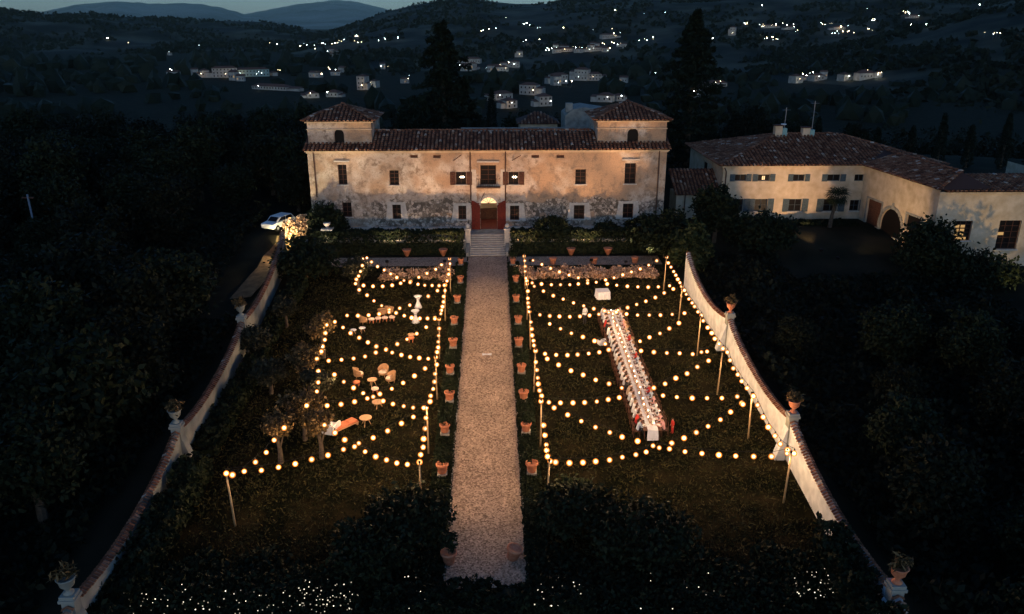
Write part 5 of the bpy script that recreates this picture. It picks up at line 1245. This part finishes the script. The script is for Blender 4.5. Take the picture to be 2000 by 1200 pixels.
# ------------------------------------------------------------------ people
def body(kind, seed):
    """one continuous figure grown from a skeleton by a skin modifier; returns the mesh with skin, top and lower-clothes materials"""
    rg = random.Random(seed); J = []; E_ = []; Rr = []
    def add(p, r, par=None):
        J.append(Vector(p)); Rr.append(r)
        if par is not None: E_.append((par, len(J)-1))
        return len(J)-1
    sit = kind == 'sit'; hz = .50 if sit else .92
    pel = add((0,0,hz), .135); lean = .10 if sit else .0
    sp = add((0, .03+lean*.3, hz+.2), .125, pel); chs = add((0, .03+lean*.7, hz+.40), .145, sp); nk0 = add((0, .03+lean, hz+.53), .075, chs)
    nk = add((0, .05+lean, hz+.61), .055, nk0); hd = add((0, .07+lean, hz+.70), .085, nk); top = add((0, .06+lean, hz+.80), .075, hd); add((0, .165+lean, hz+.70), .016, hd)
    for s in (-1, 1):
        add((s*.088, .065+lean, hz+.71), .014, hd)
        sh = add((s*.18, .03+lean*.9, hz+.47), .062, nk0)
        if sit:
            el = add((s*.25, .16+lean, hz+.24), .045, sh); reach = rg.uniform(-.05, .08)
            wr = add((s*(.14+.05*rg.random()), .40+reach, hz+.29), .03, el)
        else:
            el = add((s*.24, .0, hz+.20), .045, sh); wr = add((s*.25, .10, hz-.02), .03, el)
        d = (J[wr]-J[el]).normalized(); pm = add(J[wr]+d*.06, .032, wr); sd = d.cross(Vector((0,0,1))).normalized() if abs(d.z) < .95 else Vector((1,0,0))
        for q, ln in ((-1.5, .065), (-.5, .08), (.5, .075), (1.5, .055)):
            f1 = add(J[pm]+d*.035+sd*q*.016, .010, pm); add(J[f1]+d*ln*.9+Vector((0,0,-.02)), .008, f1)
        th = add(J[wr]+d*.03-sd*s*.04, .011, wr); add(J[th]+d*.04-sd*s*.012, .009, th)
        hp = add((s*.095, .0, hz-.04), .105, pel)
        if sit: kn = add((s*.12, .43, hz+.01), .07, hp); an = add((s*.12, .42+.04*rg.random(), .09), .042, kn)
        else: kn = add((s*.11, .03, .49), .068, hp); an = add((s*.11, -.01, .08), .042, kn)
        toe = add(J[an]+Vector((s*.02, .15, -.045)), .034, an)
    me = bpy.data.meshes.new('sk'); me.from_pydata(J, E_, []); o = bpy.data.objects.new('sk', me); COL.objects.link(o)
    md = o.modifiers.new('s', 'SKIN'); md.use_smooth_shade = True
    for i, r in enumerate(Rr): me.skin_vertices[0].data[i].radius = (r, r*.82 if i in (0, 1, 2) else r)
    me.skin_vertices[0].data[0].use_root = True
    o.modifiers.new('u', 'SUBSURF').levels = 1
    dg = bpy.context.evaluated_depsgraph_get(); out = bpy.data.meshes.new_from_object(o.evaluated_get(dg)); bpy.data.objects.remove(o)
    out.name = 'body'; out.materials.clear()
    for m_ in (M['skin'], M['white'], M['trousers']): out.materials.append(m_)
    mi = []
    for p in out.polygons:
        c = p.center
        if c.z > hz+.58: k = 0
        elif sit:
            k = 2 if (c.z < hz+.06 and c.y > -.5 and not (c.y < .1 and c.z > hz+.02)) else 1
            if c.z > hz+.2 and c.y > .36: k = 0
        else:
            k = 2 if c.z < hz-.02 and abs(c.x) < .2 else 1
            if abs(c.x) > .19 and c.z < hz+.02: k = 0
        mi.append(k)
    out.polygons.foreach_set('material_index', mi); out.polygons.foreach_set('use_smooth', [True]*len(mi)); return out, hz+.70, lean
def hair_mesh(style, hz, lean):
    b = MB(); V = []; n = 12; rows = 6
    for j in range(rows+1):
        for k in range(n):
            a = 2*math.pi*k/n; back = -math.sin(a); drop = (.55 if style else .35)*max(0, back)+.12
            el = math.pi/2-(math.pi/2+drop)*j/rows; r = .103 if j < rows else .098
            V.append((math.cos(a)*math.cos(el)*r*.93, .062+lean+math.sin(a)*math.cos(el)*r*1.05-.008, hz+.02+math.sin(el)*r*1.12))
    b.add(V, [(j*n+k, j*n+(k+1) % n, (j+1)*n+(k+1) % n, (j+1)*n+k) for j in range(rows) for k in range(n)])
    if style:
        b.tube([(0, -.03+lean, hz+.03), (0, -.07+lean, hz-.08), (0, -.075+lean, hz-.2)], [.07, .075, .03], 8)
    return b.mesh('hair', M['hair'], smooth=True)
TOPS = {'white': M['white'], 'pale pink': mat('pink_cloth', (.66, .36, .34), .85), 'red': mat('red_cloth', (.55, .05, .04), .8), 'dark': mat('dark_cloth', (.03, .03, .035), .8), 'pale blue': mat('blue_cloth', (.40, .48, .58), .85), 'beige': mat('beige_cloth', (.55, .42, .30), .85)}
HAIRS = {'brown': M['hair'], 'fair': M['hair2'], 'black': M['hair3']}
PROT = []
for i in range(5):
    me, hz, ln = body('sit', 300+i); PROT.append((me, hair_mesh(i % 2, hz, ln)))
STAND = body('stand', 400); STHAIR = hair_mesh(0, STAND[1], STAND[2])
def set_slot(o, k, m): o.material_slots[k].link = 'OBJECT'; o.material_slots[k].material = m
def person(lab, loc, rz, proto, topm, lowm, hairm, grp=None, s=1.0):
    t = thing('person', lab, 'person', loc, rz, grp); t.scale = (s,)*3
    o = link('body', proto[0], t); set_slot(o, 1, topm); set_slot(o, 2, lowm)
    h = link('hair', proto[1], t); set_slot(h, 0, hairm); return t
b = MB()
b.box(-.22, -.22, .43, .22, .22, .47)
for x in (-.19, .19):
    b.box(x-.018, -.215, 0, x+.018, -.18, .92); b.box(x-.018, .18, 0, x+.018, .215, .43)
b.box(-.17, -.21, .55, .17, -.19, .63); b.box(-.17, -.21, .78, .17, -.19, .88)
CH = b.mesh('dining_chair', M['wood'])
b = MB(); b.lathe([(.0, .0), (.09, 0), (.165, .018), (.172, .024), (.09, .012), (.0, .01)], (0,0,0), 16); PLATE = b.mesh('plate', M['porcelain'], smooth=True)
b = MB(); b.lathe([(.033, 0), (.033, .006), (.006, .01), (.006, .09), (.036, .13), (.032, .19), (.0, .188)], (0,0,0), 8)
GL = b.mesh('wine_glass', mat('wine_glass', (.75, .75, .72), .05, spec=.8), smooth=True)
NP = 25; rp = random.Random(12)
def ordinal(n): return {1:'1st', 2:'2nd', 3:'3rd', 21:'21st', 22:'22nd', 23:'23rd'}.get(n, '%dth' % n)
for side, sg in (('path', -1), ('wall', 1)):
    for k in range(NP):
        y = ty1-.5-(TL-1.1)*k/(NP-1)+rp.uniform(-.06, .06); z = S*y; x = tx+sg*(.88+rp.uniform(-.03, .05)); rz = math.pi/2*(1 if sg > 0 else -1)+rp.uniform(-.15, .15)
        tn = rp.choice(['white']*10+['pale pink']*2+['red']*1+['dark']*2+['pale blue', 'beige']); hn = rp.choice(['brown', 'brown', 'fair', 'black'])
        at_ = '%s from the villa end on the %s side of the long table' % (ordinal(k+1), side)
        ro = thing if False else None
        person('guest in %s top with %s hair seated %s' % (tn, hn, at_.replace('from the villa end on the', 'from the villa,').replace(' of the long table', '')), (x, y, z+.0), rz, PROT[rp.randrange(5)], TOPS[tn], rp.choice([M['trousers'], TOPS['dark'], TOPS['white'] if tn == 'white' else M['trousers']]), HAIRS[hn], 'guests seated along the table')
        c_ = link('dining_chair', CH, loc=(x+sg*.05, y, z)); c_.rotation_euler = (0, 0, rz); tag(c_, 'dark wooden chair %s' % at_, 'chair', 'chairs along the table')
        p_ = link('plate', PLATE, loc=(tx+sg*.46, y, z+.762)); tag(p_, 'round white plate %s' % at_.replace('side of', 'edge of'), 'plate', 'plates on the table')
        g_ = link('wine_glass', GL, loc=(tx+sg*.40, y+.17, z+.768+S*.17)); tag(g_, 'stemmed glass %s' % at_.replace('side of', 'edge of'), 'glass', 'glasses on the table')
g_ = gnd(1142, 634); person('waiter in a white shirt and dark trousers standing beside the far end of the table', tuple(g_), .6, (STAND[0], STHAIR), TOPS['white'], M['trousers'], HAIRS['black'])
g_ = gnd(1313, 846); person('child in a bright red dress standing beside the near end of the table', tuple(g_), 1.9, (STAND[0], STHAIR), TOPS['red'], TOPS['red'], HAIRS['brown'], s=.64)
g_ = gnd(700, 800)

# ------------------------------------------------------------------ garden furniture
def white_table(name, lab, loc, prof, n=20, grp=None):
    t = thing(name, lab, 'table', loc, group=grp); b = MB(); b.lathe(prof[0], (0,0,0), n); b.build('tabletop', M['white'], t, True, True)
    b = MB(); b.lathe(prof[1], (0,0,0), n); b.build('cloth_cover', M['white'], t, True, True); return t
for px, py, lab in ((817, 601, 'tall white cocktail table with stretch cover, farther of the two on the left lawn'), (812, 630, 'tall white cocktail table with stretch cover, nearer of the two on the left lawn')):
    g_ = gnd(px, py); white_table('cocktail_table', lab, tuple(g_), ([(.02, 1.07), (.36, 1.07), (.37, 1.10), (.02, 1.105)], [(.02, .0), (.36, .0), (.26, .22), (.11, .62), (.14, .85), (.34, 1.065), (.02, 1.066)]), grp='cocktail tables on the left lawn')
g_ = gnd(1177, 582); t = thing('buffet_table', 'square table under a white cloth on the right lawn near the flower bed', 'table', tuple(g_), .08)
b = MB(); b.box(-.58, -.58, .70, .58, .58, .74); b.build('tabletop', M['wood'], t, local=True)
b = MB(); V = []
for j, (r, z) in enumerate(((.59, .745), (.60, .72), (.62, .35), (.66, .03))):
    for k in range(32):
        a = 2*math.pi*k/32; m_ = max(abs(math.cos(a)), abs(math.sin(a))); wv = .02*math.sin(k*4)*j
        V.append((math.cos(a)/m_*(r+wv), math.sin(a)/m_*(r+wv), z))
b.add(V, [(j*32+k, j*32+(k+1) % 32, (j+1)*32+(k+1) % 32, (j+1)*32+k) for j in range(3) for k in range(32)]+[tuple(range(32))]); b.build('tablecloth', M['white'], t, local=True)
def round_table(lab, loc, r, h, m=None, grp='round tables of the lounge'):
    t = thing('round_table', lab, 'table', loc, group=grp); b = MB(); b.lathe([(.02, h-.05), (r-.02, h-.05), (r, h-.03), (r, h), (.02, h)], (0,0,0), 20); b.build('tabletop', m or M['tabletop'], t, local=True)
    for k in range(3):
        a = k*2.09+.4; b = MB(); b.tube([(math.cos(a)*r*.8, math.sin(a)*r*.8, 0), (math.cos(a)*r*.3, math.sin(a)*r*.3, h-.05)], .025, 6); b.build('leg', M['tabletop'], t, local=True)
for px, py, r, h, m, lab in ((728, 756, .36, .62, None, 'round timber table between the rattan armchairs on the left lawn'), (738, 796, .40, .45, None, 'round timber table under the bulbs in the middle of the left lawn'), (715, 831, .42, .6, None, 'round timber table standing alone on the near left lawn'),
        (690, 654, .28, .45, M['white'], 'small white round table left of its twin on the left lawn'), (708, 650, .28, .45, M['white'], 'small white round table right of its twin on the left lawn'), (804, 662, .32, .4, None, 'low round table before the path poles on the left lawn')):
    round_table(lab, tuple(gnd(px, py)), r, h, m)
def rattan(lab, loc, rz):
    t = thing('rattan_armchair', lab, 'armchair', loc, rz, 'rattan armchairs of the lounge')
    b = MB(); N = 14; V = []
    for j, (r, z) in enumerate(((.30, .25), (.38, .45), (.43, .8))):
        for k in range(N+1):
            a = math.pi*(1.0+k/N)+0; a = math.pi*.92+math.pi*1.16*k/N; hh = z if j < 2 else .58+.30*math.sin(math.pi*k/N)
            V.append((math.cos(a)*r, math.sin(a)*r, hh))
    b.add(V, [(j*(N+1)+k, j*(N+1)+k+1, (j+1)*(N+1)+k+1, (j+1)*(N+1)+k) for j in range(2) for k in range(N)]); o = b.build('backrest', M['wicker'], t, local=True)
    md = o.modifiers.new('thick', 'SOLIDIFY'); md.thickness = .05
    b = MB(); b.lathe([(.02, .22), (.36, .22), (.38, .32), (.02, .33)], (0,0,0), 16); b.build('seat', M['wicker'], t, local=True)
    b = MB(); b.lathe([(.02, .335), (.33, .335), (.35, .38), (.31, .43), (.02, .44)], (0,0,0), 16); b.build('cushion', M['palecushion'], t, True, True)
    for k in range(4): a = k*1.57+.78; b = MB(); b.tube([(math.cos(a)*.3, math.sin(a)*.3, 0), (math.cos(a)*.3, math.sin(a)*.3, .24)], .025, 6); b.build('leg', M['wicker'], t, local=True)
rattan('round rattan armchair left of the timber table on the left lawn', tuple(gnd(701, 738)), -1.2)
rattan('round rattan armchair behind the timber table on the left lawn', tuple(gnd(749, 735)), 2.8)
rattan('round rattan armchair right of the timber table on the left lawn', tuple(gnd(763, 747)), 2.0)
rattan('round rattan armchair at the left end of the row of poufs', tuple(gnd(710, 632)), -.8)
def pouf(lab, loc, m, rz=0, r=.26, h=.42):
    t = thing('pouf_stool', lab, 'stool', loc, rz, 'cushioned stools of the lounge'); b = MB(); b.lathe([(.02, h-.12), (r, h-.12), (r+.02, h-.06), (r-.02, h), (.02, h+.01)], (0,0,0), 16); b.build('cushion', m, t, True, True)
    for k in range(4): a = k*1.57+.78; b = MB(); b.tube([(math.cos(a)*r*.85, math.sin(a)*r*.85, 0), (math.cos(a)*r*.7, math.sin(a)*r*.7, h-.12)], .03, 6); b.build('leg', M['cushion'], t, local=True)
for i, (px, py) in enumerate(((726, 631), (739, 629), (752, 628), (766, 627))): pouf('pale topped pouf with rust legs, %s from the left in its row' % ('first', 'second', 'third', 'last')[i], tuple(gnd(px, py)), M['palecushion'])
pouf('rust pouf under the low round table by the path poles', tuple(gnd(803, 668)), M['cushion']); pouf('small rust pouf standing left of the timber table', tuple(gnd(697, 755)), M['cushion']); pouf('small pale pouf below the two rattan armchairs', tuple(gnd(733, 768)), M['palecushion'])
def bench(lab, loc, rz, L, nc):
    t = thing('lounge_bench', lab, 'bench', loc, rz, 'rust lounge benches'); b = MB()
    for k in range(5): b.box(-L/2, -.35+.145*k, .22, L/2, -.35+.145*k+.12, .26)
    b.build('slatted_seat', M['tabletop'], t, local=True)
    b = MB()
    for x in (-L/2+.08, L/2-.08): b.box(x-.05, -.33, 0, x+.05, .36, .218)
    b.build('frame', M['tabletop'], t, local=True)
    for k in range(nc):
        x = -L/2+L*(k+.5)/nc; b = MB(); w_ = L/nc*.47; b.box(x-w_, -.34, .262, x+w_, .36, .40); o = b.build('cushion', M['cushion'], t, local=True); md = o.modifiers.new('soft', 'BEVEL'); md.width = .05; md.segments = 2
bench('rust cushioned bench slanting right of the white armchair', tuple(gnd(672, 838)), R(48), 2.0, 3)
bench('rust cushioned bench hidden in the leaves left of the white armchair', tuple(gnd(622, 828)), R(15), 1.6, 2)
rattan('round rattan armchair behind the left poufs of the row', tuple(gnd(747, 617)), .1); rattan('round rattan armchair behind the right poufs of the row', tuple(gnd(761, 613)), -.2)
def covered_chair(lab, loc, rz, s=1.0):
    t = thing('covered_armchair', lab, 'armchair', loc, rz); t.scale = (s,)*3
    for nm, q in (('seat', (-.36, -.36, .05, .36, .36, .46)), ('backrest', (-.36, .362, .05, .36, .54, .98)), ('arm', (-.52, -.36, .05, -.362, .54, .64)), ('arm', (.362, -.36, .05, .52, .54, .64))):
        b = MB(); b.box(*q); o = b.build(nm, M['white'], t, local=True); md = o.modifiers.new('soft', 'BEVEL'); md.width = .06; md.segments = 3
covered_chair('big armchair under a white cover on the near left lawn', tuple(gnd(646, 843)), R(160), 1.15)
covered_chair('small armchair under a white cover beside the far half of the long table', tuple(gnd(1175, 673)), R(200), .62)
# flat stone set in the path
g_ = gnd(951, 693); b = MB()
for sx in (-1, 1): b.add([(g_.x, g_.y-.08, g_.z+.05), (g_.x+sx*.36, g_.y-.2, g_.z+.05), (g_.x+sx*.38, g_.y+.2, g_.z+.05), (g_.x, g_.y+.08, g_.z+.05), (g_.x, g_.y-.08, g_.z), (g_.x+sx*.36, g_.y-.2, g_.z), (g_.x+sx*.38, g_.y+.2, g_.z), (g_.x, g_.y+.08, g_.z)], [(0,1,2,3) if sx > 0 else (3,2,1,0), (0,4,5,1), (1,5,6,2), (2,6,7,3)])
tag(b.build('paper_bow', M['white']), 'pale bow shaped ribbon lying in the middle of the gravel path', 'ribbon')

# ------------------------------------------------------------------ lit shrub, gate pillar, car, road, telegraph pole
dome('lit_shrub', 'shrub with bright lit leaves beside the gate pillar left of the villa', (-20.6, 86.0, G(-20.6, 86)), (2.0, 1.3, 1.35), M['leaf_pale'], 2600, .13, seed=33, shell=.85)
b = MB(); b.quad((-27, 66, G(-27, 66)+.25), (-23.2, 66, G(-23.2, 66)+.25), (-22.6, 84, G(-22.6, 84)+.2), (-26, 84, G(-26, 84)+.2))
t = thing('gate_pillar', 'old stone gate pillar with a flat cap near the left foot of the villa', 'pillar', (-17.3, 83.6, 5.2))
b = MB(); b.box(-.45, -.45, -.8, .45, .45, 2.1); b.build('shaft', M['greystone'], t, local=True); b = MB(); b.box(-.6, -.6, 2.1, .6, .6, 2.25); b.build('cap', M['stone'], t, local=True)
b = MB(); b.lathe([(.18, 0), (.10, .12), (.34, .4), (.40, .62), (.02, .6)], (0,0,2.25), 14); b.build('vase', M['stone'], t, True, True)
def lane():
    V = []; n = 20
    for j in range(n+1):
        y = 71+15*j/n
        for i in range(5):
            x = -24.3+i*.5+.06*(y-70)+.2*noise.noise(Vector((i*9, y*.4, 1))); V.append((x, y, G(x, y)+.35*noise.noise(Vector((x*.12, y*.12, 0)))*min(1, max(0, abs(x)-21.5)/6)+.22))
    b = MB(); b.add(V, [(j*5+i, j*5+i+1, (j+1)*5+i+1, (j+1)*5+i) for j in range(n) for i in range(4)]); o = b.build('dirt_lane', mat('lane_dirt', (.10, .065, .035), .95, (.17, .115, .06), 1.5, .6, 8)); o['kind'] = 'structure'
lane()
def car(loc, rz):
    t = thing('parked_car', 'white hatchback parked on the lane behind the left garden wall', 'car', loc, rz)
    b = MB(); prof = [(-2.0,.32),(-2.05,.6),(-1.95,.85),(-1.15,.95),(1.75,.98),(1.98,.8),(2.0,.35)]; b.prism(prof[::-1], -.84, .84); o = b.build('body', M['carpaint'], t, local=True); md = o.modifiers.new('soft', 'BEVEL'); md.width = .06; md.segments = 2
    b = MB(); cab = [(-1.2,.955),(-.55,1.42),(1.3,1.45),(1.78,.985)]; b.prism(cab[::-1], -.72, .72); c_ = b.build('cabin', M['carpaint'], t, local=True); md = c_.modifiers.new('soft', 'BEVEL'); md.width = .05; md.segments = 2
    for sg in (-1, 1):
        for q in ([(-.95,1.02),(-.48,1.36),(.25,1.38),(.25,1.02)], [(.34,1.02),(.34,1.38),(1.18,1.38),(1.5,1.02)]):
            b = MB(); b.prism(q[::-1], sg*.723-.004, sg*.723+.004); b.build('window', M['glass'], c_, local=True)
    for x, z0_, x1, z1_, nm in ((-1.17,1.0,-.62,1.38,'windscreen'), (1.74,1.03,1.36,1.40,'rear_window')):
        b = MB(); e = -.02 if x < 0 else .02; b.add([(x+e,-.6,z0_), (x+e,.6,z0_), (x1+e,.56,z1_), (x1+e,-.56,z1_)], [(0,1,2,3)]); b.build(nm, M['glass'], c_, local=True)
    for x in (-1.3, 1.3):
        for y in (-.8, .8):
            b = MB(); V = [(a*0, 0, 0) for a in range(0)]; b.tube([(x, y-.09, .32), (x, y+.09, .32)], .32, 16); w_ = b.build('wheel', M['rubber'], t, local=True)
            b = MB(); b.tube([(x, y-.1, .32), (x, y+.1, .32)], .18, 12); b.build('rim', M['post'], w_, local=True)
    for y in (-.6, .6):
        b = MB(); b.box(-2.07, y-.17, .62, -1.96, y+.17, .78); b.build('headlight', M['porcelain'], t, local=True)
        b = MB(); b.box(1.93, y-.12, .66, 2.02, y+.12, .86); b.build('tail_light', M['reddoor'], t, local=True)
q = atY(545, 431, 88); car((q.x, 88, G(q.x, 88)+.35), R(64))
a = Vector((-44, 70, 0)); a.z = G(a.x, a.y); tp = atY(53, 380, 80); bt = atY(77, 478, 80)
t = thing('telegraph_pole', 'thin leaning telegraph pole standing in the dark wood on the far left', 'pole', (bt.x, 80, bt.z-3)); b = MB(); b.tube([(0,0,-3), (tp.x-bt.x, 0, tp.z-bt.z+3)], [.13, .09], 8); b.build('shaft', M['post'], t, True, True)
b = MB(); b.box(tp.x-bt.x-.6, -.05, tp.z-bt.z+2.6, tp.x-bt.x+.6, .05, tp.z-bt.z+2.72); b.build('crossarm', M['wood'], t, local=True)

# ------------------------------------------------------------------ shrubs in the foreground, white specks read as blossoms with added glow
def speckle(lab, boxes, n, sd):
    rg = np.random.default_rng(sd); x0, y0, x1, y1 = boxes; c = gnd((x0+x1)/2, (y0+y1)/2); P = []
    t = thing('speckled_shrub', lab, 'shrub', tuple(c)); leafp = []
    for k in range(n):
        u, v_ = rg.random(), rg.random()**.7; q = gnd(x0+(x1-x0)*u, y0+(y1-y0)*v_, .75+.3*rg.random()); P.append(q-c)
    for k in range(n*18):
        q = gnd(rg.uniform(x0-12, x1+12), rg.uniform(y0-6, y1+8), 0); leafp.append((q-c)+Vector((0, 0, .75*rg.random()**.5)))
    link('foliage', leaf_mesh('foliage', np.array([tuple(p) for p in leafp]), .12, M['leaf_dark'], sd), t)
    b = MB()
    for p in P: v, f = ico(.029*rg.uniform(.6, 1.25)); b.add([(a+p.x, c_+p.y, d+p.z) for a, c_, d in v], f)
    b.build('glow_speck', E_SPECK, t, local=True, kind='stuff')
    b = MB(); b.tube([(0,0,-.1), (0,0,.5)], [.08, .03], 6); b.build('stem', M['bark'], t, local=True)
speckle('long low shrub sprinkled with tiny glowing white specks at the bottom left', (225, 1140, 700, 1200), 105, 1)
speckle('low shrub thick with tiny glowing white specks left of the path end', (585, 1130, 690, 1185), 42, 2)
speckle('shrub with tiny glowing white specks at the bottom right', (1545, 1105, 1630, 1172), 40, 3)
speckle('shrub with a few tiny dim glowing specks right of the path end', (1040, 1118, 1140, 1185), 26, 4)
speckle('shrub with a few tiny glowing specks left of the path end', (775, 1118, 830, 1190), 10, 5)
speckle('low shrub with widely spaced tiny glowing specks between the path and the right wall', (1250, 1110, 1420, 1190), 9, 6)

# ------------------------------------------------------------------ evening air
if HAZE_D > 0:
    m = bpy.data.materials.new('evening_haze'); m.use_nodes = True; t = m.node_tree; t.nodes.clear()
    o = t.nodes.new('ShaderNodeOutputMaterial'); v = t.nodes.new('ShaderNodeVolumePrincipled'); v.inputs['Color'].default_value = (1.0, .87, .62, 1); v.inputs['Density'].default_value = HAZE_D; v.inputs['Anisotropy'].default_value = 0.75
    t.links.new(v.outputs[0], o.inputs['Volume'])
    b = MB(); b.box(-22000, -400, -140, 22000, 26500, 1000); h = b.build('haze', m); h['kind'] = 'stuff'
print('bulbs', NB, 'lamps', nl)
